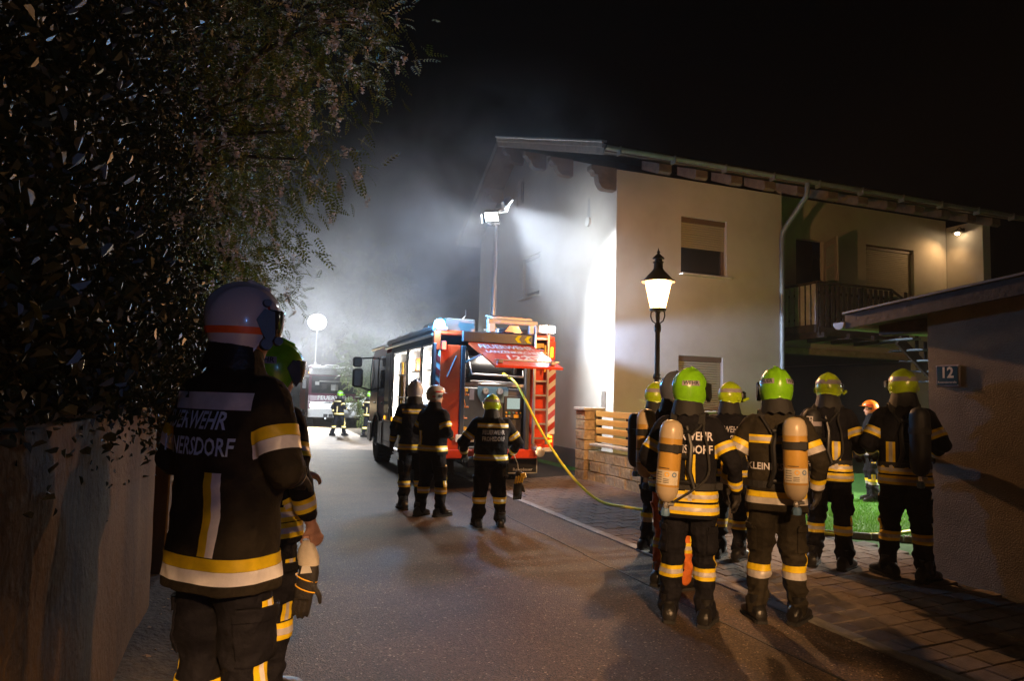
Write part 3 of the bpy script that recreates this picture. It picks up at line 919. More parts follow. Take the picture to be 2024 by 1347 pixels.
core = MB(); core.box(Fp(fx + .015, 10.1, .35), (.2, 4.9, .62)); core.build('mortar', M['joint'], fence)
cop = MB()
for i in range(5):
    mm = MB(); mm.box(Fp(fx - .01, 8.08 + i * .99, .80), (.31, .975, .05), bev=.008); mm.build('coping_stone', M['coping'], fence)
# end pillar of stacked blocks
pm = []
for k_ in range(2):
    b = MB().box((0, 0, 0), (.4, .4, .19), bev=.012)
    r_ = random.Random(k_ + 14)
    pm.append(mkmesh('pillar_block', [(v[0] + r_.uniform(-.008, .008), v[1] + r_.uniform(-.008, .008), v[2] + r_.uniform(-.003, .003)) for v in b.V], b.F, M['stone']))
for (yy, nn) in ((12.85, 7), (7.55, 7)):
    for i in range(nn):
        o = mobj('pillar_block', pm[i % 2], fence); o.location = Fp(fx - .02, yy, .175 + i * .2); o.rotation_euler = (0, 0, (i % 4) * math.pi / 2)
    mm = MB(); mm.box(Fp(fx - .02, yy, .175 + nn * .2 - .08), (.48, .48, .06), bev=.01); mm.build('pillar_cap', M['coping'], fence)
for y in (12.55, 11.4, 10.2, 9.0, 7.85):
    mm = MB(); mm.box(Fp(fx + .06, y, 1.14), (.07, .07, .64), bev=.006); mm.build('post', M['dark_wood'], fence)
for i in range(4):
    mm = MB(); mm.box(Fp(fx + .005, 10.2, .91 + i * .165), (.03, 4.75, .115), bev=.006); mm.build('slat', M['fence_wood'], fence)

# ================================================================== street lamps
def street_lamp(loc, label, glow, pname='street_lamp'):
    t = empty(pname, loc, 0, label, 'street lamp')
    mb = MB()
    mb.lathe([(.15, 0), (.15, .05), (.12, .09), (.105, .5), (.085, .55), (.075, .62), (.055, .7), (.05, 1.6), (.065, 1.62), (.065, 1.66), (.046, 1.7), (.044, 2.2), (.062, 2.22), (.066, 2.25), (.062, 2.28), (.042, 2.31), (.036, 3.0), (.05, 3.02), (.055, 3.08), (.05, 3.14), (.034, 3.16)], 16)
    mb.build('post', M['iron'], t, True)
    mb = MB()
    for k_ in range(4):
        a = math.pi / 4 + k_ * math.pi / 2
        c, s = math.cos(a), math.sin(a)
        mb.tube([(c * .035, s * .035, 3.16), (c * .085, s * .085, 3.2), (c * .11, s * .11, 3.28), (c * .105, s * .105, 3.35), (c * .075, s * .075, 3.37)], .011, 6)
    mb.lathe([(.03, 3.14), (.026, 3.3), (.045, 3.36), (.13, 3.375), (.135, 3.41), (.12, 3.42)], 16)
    mb.build('cradle', M['iron'], t, True)
    mb = MB(); mb.lathe([(.118, 3.425), (.205, 3.86)], 8, sq=True); mb.build('lantern_glass', glow, t)
    MB().lathe([(.03, 3.43), (.055, 3.44), (.055, 3.52), (.03, 3.53), (.03, 3.56)], 12).build('burner', M['lamp_socket'], t, True)
    light('lantern_light', 'POINT', (0, 0, 3.66), 900, (1.0, .47, .17), t, size=.05)
    mb = MB()
    for k_ in range(8):
        a = 2 * math.pi * (k_ + .5) / 8
        mb.bar((.122 * math.cos(a), .122 * math.sin(a), 3.42), (.212 * math.cos(a), .212 * math.sin(a), 3.87), .008, .008)
    mb.build('glazing_bars', M['iron'], t)
    mb = MB()
    mb.lathe([(.215, 3.862), (.265, 3.868), (.27, 3.885), (.215, 3.92), (.16, 3.99), (.10, 4.06), (.075, 4.1), (.07, 4.2), (.085, 4.205), (.085, 4.215), (.06, 4.23), (.058, 4.27), (.095, 4.275), (.09, 4.29), (.05, 4.33), (.02, 4.36), (.02, 4.375), (.03, 4.39), (.012, 4.41), (.004, 4.46)], 18)
    mb.build('roof_cap', M['iron'], t, True)
    return t
LAMP = (5.72, 9.08, .055)
lamp1 = street_lamp(LAMP, 'lit old-style iron street lamp with tapering lantern by the slat fence', M['lantern'])
lamp1.scale = (.97, .97, .89)
# ================================================================== fire engine with open tailgate
TX, TY = 3.0, 12.0
W, L = 2.35, 6.9
eng = empty('fire_engine', (TX, TY, 0), 0, 'red fire engine with open lockers, raised tailgate and telescopic light mast', 'fire engine')
ZT = 2.86
ZB = .74
# ---- rear body shell: frame pieces around the openings
mb = MB()
mb.cur = 0   # red
mb.box((.31, .06, 1.66), (.38, .12, ZT - ZB - .26), bev=.012)                 # rear corner, road side
mb.box((2.02, .06, 1.66), (.34, .12, ZT - ZB - .26), bev=.012)                # behind the ladder
mb.box((W - .03, 2.3, 1.8), (.06, 4.5, ZT - ZB - .02), bev=.015)              # far side
mb.box((W / 2, 2.35, ZT - .045), (W - .1, 4.6, .09), bev=.02)                 # roof
mb.box((1.02, .03, .66), (2.0, .1, .17), bev=.02)                             # bumper beam
mb.cur = 1
mb.box((.03, 2.05, 2.735), (.06, 3.9, .25), bev=.02)                          # dark rail above lockers
mb.box((.03, 4.25, 1.85), (.05, .5, 1.6), bev=.01)
shell = mb.build('body_shell', [M['red_orange'], M['dark_panel'], M['truck_grey']], eng)
# angled corner posts with hazard stripes
def chevron_post(x0, x1, y0, y1, z0, z1, n, flip):
    """two upright corners (x0,y0)-(x1,y1); slanted red and white stripes built as separate strips"""
    p = lambda t, z: Vector((x0 + (x1 - x0) * t, y0 + (y1 - y0) * t, z))
    dn = Vector((y1 - y0, -(x1 - x0), 0)).normalized()
    if dn.y > 0: dn = -dn
    back = MB(); back.prism([p(0, z0), p(1, z0), p(1, z1), p(0, z1)], -dn * .02)
    post = back.build('hazard_board', M['chev_white'], eng)
    hh = (z1 - z0) / n
    s = .5 * hh * 1.2
    for i in range(n):
        a = z0 + i * hh
        lo, hi = (a, a + hh * .5)
        q = [(0, lo + (0 if flip else s)), (1, lo + (s if flip else 0)), (1, hi + (s if flip else 0)), (0, hi + (0 if flip else s))]
        q = [(t, min(z1, max(z0, z))) for t, z in q]
        m2 = MB(); m2.prism([p(t, z) + dn * .003 for t, z in q], dn * .004)
        m2.build('hazard_stripe', M['chev_red'], post)
chevron_post(-.002, .12, .13, -.002, 1.55, 2.48, 4, False)
chevron_post(2.19, W + .02, -.004, .03, 1.02, 2.38, 6, True)
for c_, s_ in (((.06, .075, 1.16), (.12, .13, .78)), ((.06, .075, 2.66), (.12, .13, .34)), ((2.27, .08, .87), (.16, .13, .28)), ((2.27, .08, 2.58), (.16, .13, .36))):
    MB().box(c_, s_, bev=.01).build('corner_post', M['red_orange'], eng)
# painted reflective slash on the road-side corner
mb = MB(); mb.prism([(.24, -.003, 2.02), (.265, -.003, 2.02), (.42, -.003, 2.40), (.40, -.003, 2.40)], (0, -.004, 0)); mb.build('reflective_slash', M['chev_white'], eng)
# ---- pump bay
mb = MB()
bxa, bxb, bz0, bz1, bd = .52, 1.86, ZB + .0, 2.56, .75
mb.quad((bxa, bd, bz0), (bxb, bd, bz0), (bxb, bd, bz1), (bxa, bd, bz1))
mb.quad((bxa, .0, bz0), (bxa, bd, bz0), (bxa, bd, bz1), (bxa, 0, bz1))
mb.quad((bxb, bd, bz0), (bxb, 0, bz0), (bxb, 0, bz1), (bxb, bd, bz1))
mb.quad((bxa, 0, bz1), (bxa, bd, bz1), (bxb, bd, bz1), (bxb, 0, bz1))
mb.quad((bxa, 0, bz0), (bxb, 0, bz0), (bxb, bd, bz0), (bxa, bd, bz0))
bay = mb.build('pump_bay', M['pump_panel'], eng)
mb = MB()
for x in (.545, 1.80): mb.box((x, .03, 1.66), (.085, .1, 1.86), bev=.012)
mb.build('bay_frame', M['dark_panel'], eng)
# lower pump panel standing forward
mb = MB(); mb.box((1.19, .42, 1.36), (1.2, .35, .98), bev=.02)
pp = mb.build('pump_panel', M['pump_panel'], eng)
yf = .243
mb = MB(); mb.prism([(.98, yf, 1.58), (1.42, yf, 1.58), (1.5, yf, 1.72), (1.5, yf, 1.84), (1.44, yf, 1.9), (.96, yf, 1.9), (.9, yf, 1.84), (.9, yf, 1.72)], (0, -.02, 0)); mb.build('gauge_board', M['blue_panel'], eng)
for x in (1.05, 1.33):
    mb = MB(); mb.cyl((x, yf - .02, 1.79), (x, yf - .05, 1.79), .062, n=18); gg_ = mb.build('gauge', M['silver'], eng)
    MB().cyl((x, yf - .051, 1.79), (x, yf - .054, 1.79), .05, n=18).build('dial', M['gauge'], gg_)
    mm = MB(); mm.bar((x, yf - .056, 1.78), (x + .02, yf - .056, 1.82), .006, .004); mm.build('needle', M['black'], gg_)
mb = MB(); mb.box((1.6, yf - .02, 1.5), (.36, .05, .42), bev=.01); cp = mb.build('control_unit', M['dark_panel'], eng)
MB().box((1.6, yf - .05, 1.57), (.25, .012, .2)).build('screen', M['screen'], cp)
for i, (x, z, c) in enumerate(((1.46, 1.4, 'yellow_label'), (1.52, 1.4, 'green_hose'), (1.6, 1.4, 'blue_panel'), (1.66, 1.4, 'orange_kit'), (1.74, 1.4, 'yellow_label'), (1.46, 1.34, 'yellow_label'), (1.52, 1.34, 'chev_white'))):
    MB().cyl((x, yf - .045, z), (x, yf - .07, z), .017, n=10).build('push_button', M[c], cp)
MB().box((1.66, yf - .05, 1.335), (.1, .012, .06)).build('yellow_plate', M['yellow_label'], cp)
MB().box((.68, yf + .0, 1.8), (.09, .01, .06)).build('yellow_plate', M['yellow_label'], pp)
mb = MB(); mb.box((.8, yf, 1.72), (.09, .008, .2)); mb.build('instruction_card', M['helmet_band'], pp)
# levers, couplings on the road side of the bay
for (x, z) in ((.62, 1.72), (.6, 1.3), (.62, 1.5)):
    mb = MB(); mb.tube([(x, .2, z + .2), (x, .12, z + .1), (x + .02, .1, z)], .012, 6); mb.box((x + .03, .1, z - .01), (.1, .03, .03), bev=.006)
    mb.build('lever', M['orange_kit'], eng)
for z in (1.1, 1.02):
    mb = MB(); mb.cyl((.66, .2, z), (.66, .12, z), .035, n=12); mb.build('coupling', M['yellow_label'], eng)
# hose reel above
mb = MB(); rot90 = Matrix.Rotation(R(90), 3, 'Y')
mb.lathe([(.26, -.5), (.26, -.46), (.13, -.45), (.20, -.44), (.215, 0), (.20, .44), (.13, .45), (.26, .46), (.26, .5)], 24, (1.16, .5, 2.24), rot90)
mb.build('hose_reel', M['black'], eng, True)
mb = MB()
mb.tube([(.63, .1, 2.5), (.64, -.02, 2.3), (.7, -.05, 2.08), (1.68, -.05, 2.06), (1.7, .02, 2.18)], .018, 8)
mb.tube([(.72, .1, 1.96), (1.6, .1, 1.95)], .016, 8)
mb.bar((.55, .08, 1.9), (1.78, .08, 1.9), .03, .06, bev=.008)
mb.build('guide_rail', M['silver'], eng, True)
# raised tailgate
hin0, hin1 = Vector((.62, .0, 2.66)), Vector((1.86, .0, 2.66))
low0, low1 = Vector((.70, -1.33, 2.20)), Vector((1.90, -1.33, 2.20))
du = (hin1 - hin0).normalized(); dv = (low0 - hin0); dv = (dv - du * dv.dot(du)).normalized()
nn = du.cross(-dv).normalized()
if nn.z < 0: nn = -nn
mb = MB(); mb.prism([hin0, hin1, low1, low0], -nn * .035)
tg = mb.build('tailgate', M['red_orange'], eng)
def TG(a, b, lift=.003): # a across 0..1, b down 0..1
    return hin0.lerp(hin1, a).lerp(low0.lerp(low1, a), b) + nn * lift
def tg_text(s, size, width, a, b, shear=.15):
    return text_obj('lettering', s, size, M['white'], tg, TG(a, b, .004), du, -dv, bold=.025, shear=shear, width=width)
tg_text('FEUERWEHR', .36, 1.04, .50, .19)
tg_text('LANZENKIRCHEN', .24, 1.06, .53, .42)
tg_text('122', .36, .42, .46, .66)
mb = MB()
def stripq(pts):
    mb.prism([TG(a, b, .003) for a, b in pts], nn * .002)
stripq([(.66, .55), (.90, .55), (.93, .60), (.68, .60)]); stripq([(.70, .64), (.84, .64), (.86, .69), (.72, .69)])
stripq([(.86, .64), (.92, .64), (.97, .80), (.93, .84), (.88, .80), (.92, .79)]); stripq([(.58, .78), (.66, .74), (.70, .77), (.66, .81), (.60, .83)])
stripq([(.62, .52), (.655, .52), (.70, .78), (.67, .79)])
mb.build('phone_emblem', M['white'], tg)
mb = MB(); mb.tube([TG(.02, .90, .05), TG(.98, .90, .05)], .013, 8)
for a in (.1, .88): mb.box(TG(a, .9, .03), (.09, .1, .06), bev=.01)
mb.build('tailgate_bar', M['silver'], tg)
mb = MB()
mb.bar((.6, .0, 2.3), (.66, -.7, 2.40), .03, .03); mb.bar((1.83, .0, 2.3), (1.9, -.7, 2.40), .03, .03)
mb.build('gas_strut', M['silver'], eng)
# traffic warning board above the bay
mb = MB(); mb.box((1.22, -.005, 2.755), (1.42, .08, .19), bev=.01); wb = mb.build('warning_board', M['dark_panel'], eng)
mb = MB()
for i in range(26):
    for j in range(5): mb.box((.55 + i * .051, -.047, 2.685 + j * .034), (.03, .006, .02))
tag(mb.build('lamp_cells', M['black'], wb), kind='stuff')
for x in (1.50, 1.69):
    mb = MB(); mb.prism([(x, -.052, 2.755), (x + .06, -.052, 2.82), (x + .13, -.052, 2.82), (x + .075, -.052, 2.755), (x + .13, -.052, 2.69), (x + .06, -.052, 2.69)], (0, -.006, 0))
    mb.build('lit_arrow', M['yellow_lamp'], wb)
# ladder on the rear
mb = MB()
for x in (1.89, 2.15): mb.bar((x, -.09, .84), (x, -.09, 2.86), .045, .05, up=(0, 1, 0), bev=.008)
lad = mb.build('ladder', M['silver'], eng)
for i in range(8):
    mm = MB(); z = .95 + i * .262; mm.box((2.02, -.09, z), (.25, .035, .035), bev=.006); mm.build('rung', M['silver'], lad)
for x in (1.9, 2.16): MB().tube([(x, -.09, 2.84), (x, -.09, 2.98), (x, .0, 3.06), (x, .16, 3.06), (x, .2, 2.9)], .02, 8).build('grab_hoop', M['white'], lad, True)
MB().box((2.0, -.003, 2.66), (.2, .01, .09)).build('yellow_plate', M['yellow_label'], eng)
MB().box((2.08, -.12, 2.42), (.03, .02, .5)).build('yellow_strap', M['yellow_label'], lad)
# lamps
mb = MB(); mb.box((.17, -.015, 2.57), (.10, .05, .17), bev=.012); th = mb.build('upper_tail_lamp', M['black'], eng)
MB().box((.17, -.045, 2.57), (.075, .02, .14), bev=.008).build('lens', M['tail_on'], th)
mb = MB(); mb.box((2.27, -.0, 2.55), (.05, .04, .2), bev=.01); mb.build('side_lamp', M['amber_on'], eng)
for z in (.99, .85):
    mb = MB(); s = .045
    mb.prism([(2.16, -.005, z + s), (2.30, -.005, z + (0 if z > .9 else s * 1.6)), (2.30, -.005, z + (-s if z > .9 else s * .6)), (2.16, -.005, z)], (0, -.02, 0))
    mb.build('lit_arrow', M['amber_on'], eng)
mb = MB(); mb.box((2.22, -.01, .74), (.18, .03, .08), bev=.008); mb.build('rear_reflector', M['chev_white'], eng)
# number plate with B, towing gear, suction coupling
mb = MB(); mb.box((.60, -.06, .94), (.34, .015, .13), bev=.004); pl = mb.build('number_plate', M['plate'], eng)
text_obj('lettering', 'WB', .12, M['black'], pl, (.66, -.069, .94), (1, 0, 0), (0, 0, 1), bold=.01)
mb = MB(); mb.tube([(.86, .15, 1.0), (.86, -.05, 1.0), (.86, -.12, .9), (.86, -.2, .78)], .055, 10); mb.lathe([(.11, -.02), (.13, 0), (.13, .05), (.1, .06), (.1, .1), (.08, .1), (.07, .03)], 18, (.86, -.22, .76), Matrix.Rotation(R(90), 3, 'X'))
mb.build('suction_coupling', M['silver'], eng, True)
mb = MB(); mb.cyl((1.95, .05, .8), (1.95, -.22, .72), .06, n=14); mb.lathe([(.07, 0), (.09, .01), (.09, .05), (.06, .06)], 16, (1.95, -.26, .71), Matrix.Rotation(R(80), 3, 'X')); mb.build('outlet_coupling', M['silver'], eng, True)
mb = MB(); mb.box((.9, .1, .52), (.5, .3, .2), bev=.03); mb.cyl((1.0, -.05, .5), (1.0, .2, .5), .06); mb.build('tow_hitch', M['black'], eng)
# mud flap with maker's lettering, underside
mb = MB(); mb.box((1.98, .62, .42), (.6, .02, .38), bev=.006); mf = mb.build('mud_flap', M['rubber'], eng)
mb = MB()
mb.box((1.98, .607, .245), (.6, .008, .02)); mb.box((2.27, .607, .42), (.02, .008, .37)); mb.build('flap_edge', M['chev_white'], mf)
text_obj('lettering', 'Rosenbauer', .075, M['chev_white'], mf, (1.98, .608, .31), (1, 0, 0), (0, 0, 1), bold=.01, width=.4)
mb = MB(); mb.box((.36, .62, .42), (.5, .02, .38), bev=.006); mb.build('mud_flap', M['rubber'], eng)
mb = MB(); mb.box((W / 2, 3.2, .68), (W - .5, 6.0, .2), bev=.02); mb.box((W / 2, 1.6, .5), (.4, .5, .35), bev=.05); mb.cyl((.3, 1.6, .5), (W - .3, 1.6, .5), .08); mb.cyl((.3, 5.6, .5), (W - .3, 5.6, .5), .08)
mb.build('chassis', M['black'], eng)
# ---- lockers on the road side
lock = ((.13, .95, 1.22), (1.03, 2.2, 1.22), (2.28, 3.72, 1.08))
for i, (ya, yb, z0) in enumerate(lock):
    z1 = 2.58; d = .62
    mb = MB()
    mb.quad((d, ya, z0), (d, ya, z1), (d, yb, z1), (d, yb, z0))
    mb.quad((.0, ya, z0), (.0, ya, z1), (d, ya, z1), (d, ya, z0))
    mb.quad((.0, yb, z0), (d, yb, z0), (d, yb, z1), (.0, yb, z1))
    mb.quad((0, ya, z0), (d, ya, z0), (d, yb, z0), (0, yb, z0))
    mb.quad((0, ya, z1), (0, yb, z1), (d, yb, z1), (d, ya, z1))
    lk = mb.build('locker', M['locker_wall'], eng)
    # lit strips just inside both door edges
    for yy in (ya + .03, yb - .03):
        MB().box((.05, yy, (z0 + z1) / 2), (.025, .025, z1 - z0 - .12)).build('strip_light', M['locker_light'], lk)
    rr = random.Random(i * 7 + 3)
    mb = MB()
    for zf_ in (.36, .68):
        mb.box((.33, (ya + yb) / 2, z0 + (z1 - z0) * zf_), (.56, yb - ya - .1, .025))
    mb.build('shelf', M['silver'], lk)
    kit = MB(); kit2 = MB(); kit3 = MB(); kit4 = MB()
    n_ = 7 if i else 5
    for s_ in range(3):
        zb_ = z0 + (z1 - z0) * (0, .36, .68)[s_] + .02
        hmax = (z1 - z0) * .28
        for q in range(n_):
            yy = ya + .12 + (yb - ya - .24) * (q + .5) / n_
            kind_ = rr.random(); hh = hmax * rr.uniform(.45, .95); ww = (yb - ya - .24) / n_ * rr.uniform(.5, .85)
            tgt = (kit, kit2, kit3, kit4)[rr.choice((0, 0, 0, 1, 2, 3))]
            if kind_ < .45: tgt.box((.3, yy, zb_ + hh / 2), (rr.uniform(.2, .4), ww, hh), bev=.01)
            elif kind_ < .75: tgt.cyl((.28, yy, zb_), (.28, yy, zb_ + hh), ww * .4, n=12)
            else: tgt.lathe([(.09, -.05), (.16, -.05), (.16, .05), (.09, .05)], 14, (.3, yy, zb_ + .17), Matrix.Rotation(R(90), 3, 'X'))
    for kk, mt_, nm in ((kit, M['dark_panel'], 'stowed_equipment'), (kit2, M['orange_kit'], 'stowed_hose'), (kit3, M['red'], 'extinguisher'), (kit4, M['silver'], 'stowed_fitting')):
        if kk.V: tag(kk.build(nm, mt_, lk), kind='stuff')
    if i == 1:
        for q in range(4):
            mm = MB(); mm.bar((.1, ya + .3 + q * .14, z0 + .05), (.1, ya + .42 + q * .14, z0 + .45), .05, .03, bev=.008); mm.build('green_hose', M['green_hose'], lk)
    if i == 2:
        for yy, c in ((ya + .45, 'pale_wood'), (ya + .75, 'yellow_label'), (yb - .5, 'dark_panel')):
            mm = MB(); mm.bar((.08, yy, z0 + .15), (.08, yy + .02, z1 - .2), .05, .05, bev=.01); mm.build('long_tool', M[c], lk)
for ya, yb in ((.0, .13), (.95, 1.03), (2.2, 2.28), (3.72, 3.84)):
    MB().box((.02, (ya + yb) / 2, 1.82), (.055, yb - ya, 1.58), bev=.008).build('locker_frame', M['dark_panel'], eng)
mb = MB()
for (ya, yb, z0) in lock:
    mb.cyl((.07, ya + .02, 2.62), (.07, yb - .02, 2.62), .06, n=12)
mb.build('rolled_shutter', M['silver'], eng, True)
# skirts below the lockers
mb = MB()
mb.box((.02, .42, 1.12), (.05, .75, .16), bev=.01); mb.box((.02, 2.95, .80), (.05, 1.5, .52), bev=.015)
mb.box((.02, 1.6, 1.16), (.05, 1.6, .1), bev=.01); mb.box((.02, .3, .85), (.05, .5, .4), bev=.015)
mb.box((.02, 4.3, .78), (.05, 1.1, .6), bev=.015); mb.box((.02, 4.25, 1.86), (.055, .78, 1.56), bev=.012)
sk = mb.build('side_panel', M['truck_grey'], eng)
mb = MB(); mb.bar((-.008, 2.3, 1.04), (-.008, 4.7, 1.04), .012, .012); mb.bar((-.008, 2.35, .6), (-.008, 4.8, .6), .012, .012); mb.bar((-.008, 3.66, .6), (-.008, 3.66, 1.04), .012, .012, up=(0, 1, 0)); mb.bar((-.01, 4.0, 1.1), (-.01, 4.0, 2.6), .012, .012, up=(0, 1, 0))
mb.build('panel_gap', M['black'], sk)
for y in (2.55, 3.55, 4.45):
    mb = MB(); mb.box((-.018, y, 1.13), (.03, .05, .09), bev=.008); mb.build('side_marker', M['amber_side'], eng)
# wheel arches and wheels
def arch(y):
    mb = MB()
    V = []; n = 14
    for i in range(n + 1):
        a = math.pi * i / n
        for r_, x in ((.60, -.03), (.66, -.03), (.66, .22), (.60, .22)):
            V.append((x, y + r_ * math.cos(a), .56 + r_ * math.sin(a)))
    F = [(i * 4 + k_, i * 4 + (k_ + 1) % 4, (i + 1) * 4 + (k_ + 1) % 4, (i + 1) * 4 + k_) for i in range(n) for k_ in range(4)]
    mb.add(V, F); mb.box((.45, y, 1.1), (.8, 1.1, .04))
    mb.build('wheel_arch', M['black'], eng)
arch(1.6); arch(5.6)
def make_wheel(parent, x, y, side, r_=.54, w_=.32):
    rt = Matrix.Rotation(R(90) * side, 3, 'Y')
    mb = MB()
    mb.lathe([(.30, -w_ / 2), (r_ * .86, -w_ / 2 - .01), (r_ * .96, -w_ / 2 + .02), (r_, -w_ / 2 + .05), (r_, w_ / 2 - .05), (r_ * .96, w_ / 2 - .02), (r_ * .86, w_ / 2 + .01), (.30, w_ / 2)], 32, (x, y, r_), rt)
    for k_ in range(30):
        a = 2 * math.pi * k_ / 30
        for dx in (-.09, .09): mb.box((x + dx, y + (r_ + .004) * math.cos(a), r_ + (r_ + .004) * math.sin(a)), (.13, .045, .03), Matrix.Rotation(a - math.pi / 2, 3, 'X'))
    w = mb.build('wheel', M['rubber'], parent, True)
    mb = MB(); mb.lathe([(.28, 0), (.305, .03), (.3, .05), (.26, .02), (.2, -.02), (.16, .0), (.15, .06), (.09, .08), (.08, .12), (.03, .13)], 24, (x - side * -.0 + side * .11, y, r_), rt)
    for k_ in range(10):
        a = 2 * math.pi * k_ / 10; c = Vector((x + side * .13, y + .205 * math.cos(a), r_ + .205 * math.sin(a)))
        mb.cyl(c, c + Vector((side * .03, 0, 0)), .016, n=6)
    mb.build('rim', M['truck_grey'], w, True)
for y in (1.6, 5.6):
    make_wheel(eng, .17, y, -1); make_wheel(eng, W - .17, y, 1)
# ---- cab
mb = MB()
def cab_side(x, th):
    pts = [(4.64, .62), (4.64, ZT - .05), (6.35, ZT - .06), (6.62, ZT - .2), (6.9, 1.75), (6.92, .62)]
    mb.prism([(x, a, b) for a, b in pts], (th, 0, 0))
mb.cur = 0
P1_ = [(4.64, .62), (4.64, ZT - .05), (6.35, ZT - .06), (6.62, ZT - .2), (6.9, 1.75), (6.92, .62)]
mb.prism([(.02, a, b) for a, b in P1_], (W - .04, 0, 0))
cab = mb.build('cab', M['red'], eng)
mb = MB()
mb.prism([(.008, 5.75, 1.72), (.008, 6.72, 1.72), (.008, 6.5, 2.55), (.008, 5.75, 2.6)], (.012, 0, 0)); mb.build('side_window', M['glass'], cab)
mb = MB(); mb.prism([(.008, 4.75, 1.62), (.008, 5.55, 1.62), (.008, 5.55, 2.6), (.008, 4.75, 2.6)], (.012, 0, 0)); mb.build('side_window', M['glass'], cab)
mb = MB(); mb.prism([(.1, 6.645, 2.6), (W - .1, 6.645, 2.6), (W - .1, 6.91, 1.78), (.1, 6.91, 1.78)], (0, .012, .005)); mb.build('windscreen', M['glass'], cab)
mb = MB(); mb.box((.01, 5.65, 1.7), (.02, .02, 1.7)); mb.box((.01, 4.66, 1.7), (.02, .02, 1.9)); mb.box((-.01, 4.95, 1.45), (.03, .16, .04), bev=.006); mb.box((-.01, 5.95, 1.45), (.03, .16, .04), bev=.006)
mb.build('door_trim', M['black'], cab)
mb = MB(); mb.box((.0, 4.98, .75), (.06, .5, .55), bev=.02); mb.box((.0, 6.6, .7), (.06, .5, .5), bev=.03); mb.build('step_panel', M['truck_grey'], cab)
mb = MB(); mb.box((.04, 5.9, ZT - .02), (.09, 2.0, .06), bev=.015); mb.build('drip_rail', M['white'], cab)
# mirrors on the road side
mi = MB()
mi.tube([(.05, 6.55, 2.62), (-.3, 6.75, 2.60), (-.38, 6.72, 2.5)], .022, 8); mi.tube([(.05, 6.75, 1.75), (-.3, 6.8, 1.85), (-.36, 6.75, 1.95)], .022, 8)
mi.tube([(.0, 6.56, 2.66), (-.04, 6.6, 2.1), (0, 6.7, 1.74)], .012, 6)
mir = mi.build('mirror_arm', M['black'], eng, True)
m2 = MB(); m2.box((-.38, 6.7, 2.50), (.24, .14, .27), bev=.045); m2.build('mirror', M['black'], mir, True)
m2 = MB(); m2.box((-.36, 6.7, 2.08), (.27, .15, .50), bev=.05); m2.build('mirror', M['black'], mir, True)
# ---- roof gear
mb = MB(); mb.box((.05, 2.4, ZT + .03), (.09, 4.5, .1), bev=.02); mb.build('roof_rail', M['white'], eng)
mb = MB(); mb.box((.0, 2.4, ZT - .10), (.05, 4.6, .06), bev=.015); mb.build('awning_rail', M['silver'], eng)
mb = MB(); mb.box((.62, 1.4, ZT + .14), (.62, 1.7, .27), bev=.03); mb.build('roof_box', M['truck_grey'], eng)
mb = MB()
for y in (1.2, 2.6, 3.9): mb.tube([(.18, y, ZT + .05), (.18, y, ZT + .16), (.18, y + .35, ZT + .16), (.18, y + .35, ZT + .05)], .013, 6)
mb.tube([(.75, .9, ZT + .28), (.85, 1.0, ZT + .38), (.85, 1.0, ZT + .5)], .012, 6)
mb.build('roof_handle', M['silver'], eng)
mb = MB(); mb.box((1.75, 2.0, ZT + .06), (1.0, 3.6, .1), bev=.02); mb.build('roof_deck', M['silver'], eng)
mb = MB(); mb.cyl((.98, -.03, ZT + .20), (1.92, -.03, ZT + .20), .045, n=14)
for x in (.98, 1.2, 1.45, 1.7, 1.92): mb.cyl((x - .01, -.03, ZT + .20), (x + .01, -.03, ZT + .20), .052, n=14)
for x in (1.05, 1.85): mb.box((x, .0, ZT + .1), (.14, .1, .2), bev=.015)
mb.build('roof_roller', M['white'], eng, True)
mb = MB(); mb.prism([(1.08, .02, ZT + .26), (1.86, .02, ZT + .26), (1.84, .5, ZT + .34), (1.1, .5, ZT + .34)], (0, 0, .03)); rp = mb.build('roof_pod', M['white'], eng)
for i in range(5):
    mm = MB(); x = 1.16 + i * .15; mm.prism([(x, .05, ZT + .297), (x + .07, .05, ZT + .297), (x + .1, .45, ZT + .362), (x + .03, .45, ZT + .362)], (0, 0, .006)); mm.build('red_stripe', M['red'], rp)
mb = MB(); mb.prism([(1.3, -.02, ZT + .02), (1.66, -.02, ZT + .02), (1.56, -.02, ZT + .14), (1.4, -.02, ZT + .14)], (0, .05, 0)); mb.build('winch_housing', M['red'], eng)
# blue strobe on the rear corner
mb = MB(); mb.box((.14, .12, ZT + .02), (.22, .22, .06), bev=.015); bs = mb.build('strobe_base', M['white'], eng)
mb = MB(); mb.lathe([(.095, 0), (.10, .04), (.085, .10), (.045, .13), (.01, .135)], 18, (.1, .06, ZT + .05)); mb.build('strobe_dome', M['blue_on'], bs, True)
light('strobe_light', 'POINT', (.02, -.12, ZT + .12), 270, (.12, .45, 1.0), eng, size=.1)
# rear floodlight on the house side of the roof
mb = MB(); mb.box((2.16, .12, ZT + .12), (.34, .2, .16), bev=.02); rf = mb.build('roof_floodlight', M['white'], eng)
mb = MB(); mb.box((2.20, .0, ZT + .12), (.24, .02, .11)); mb.build('lens', emis('roof_flood_lens', (.9, .95, 1.0), 60.0), rf)
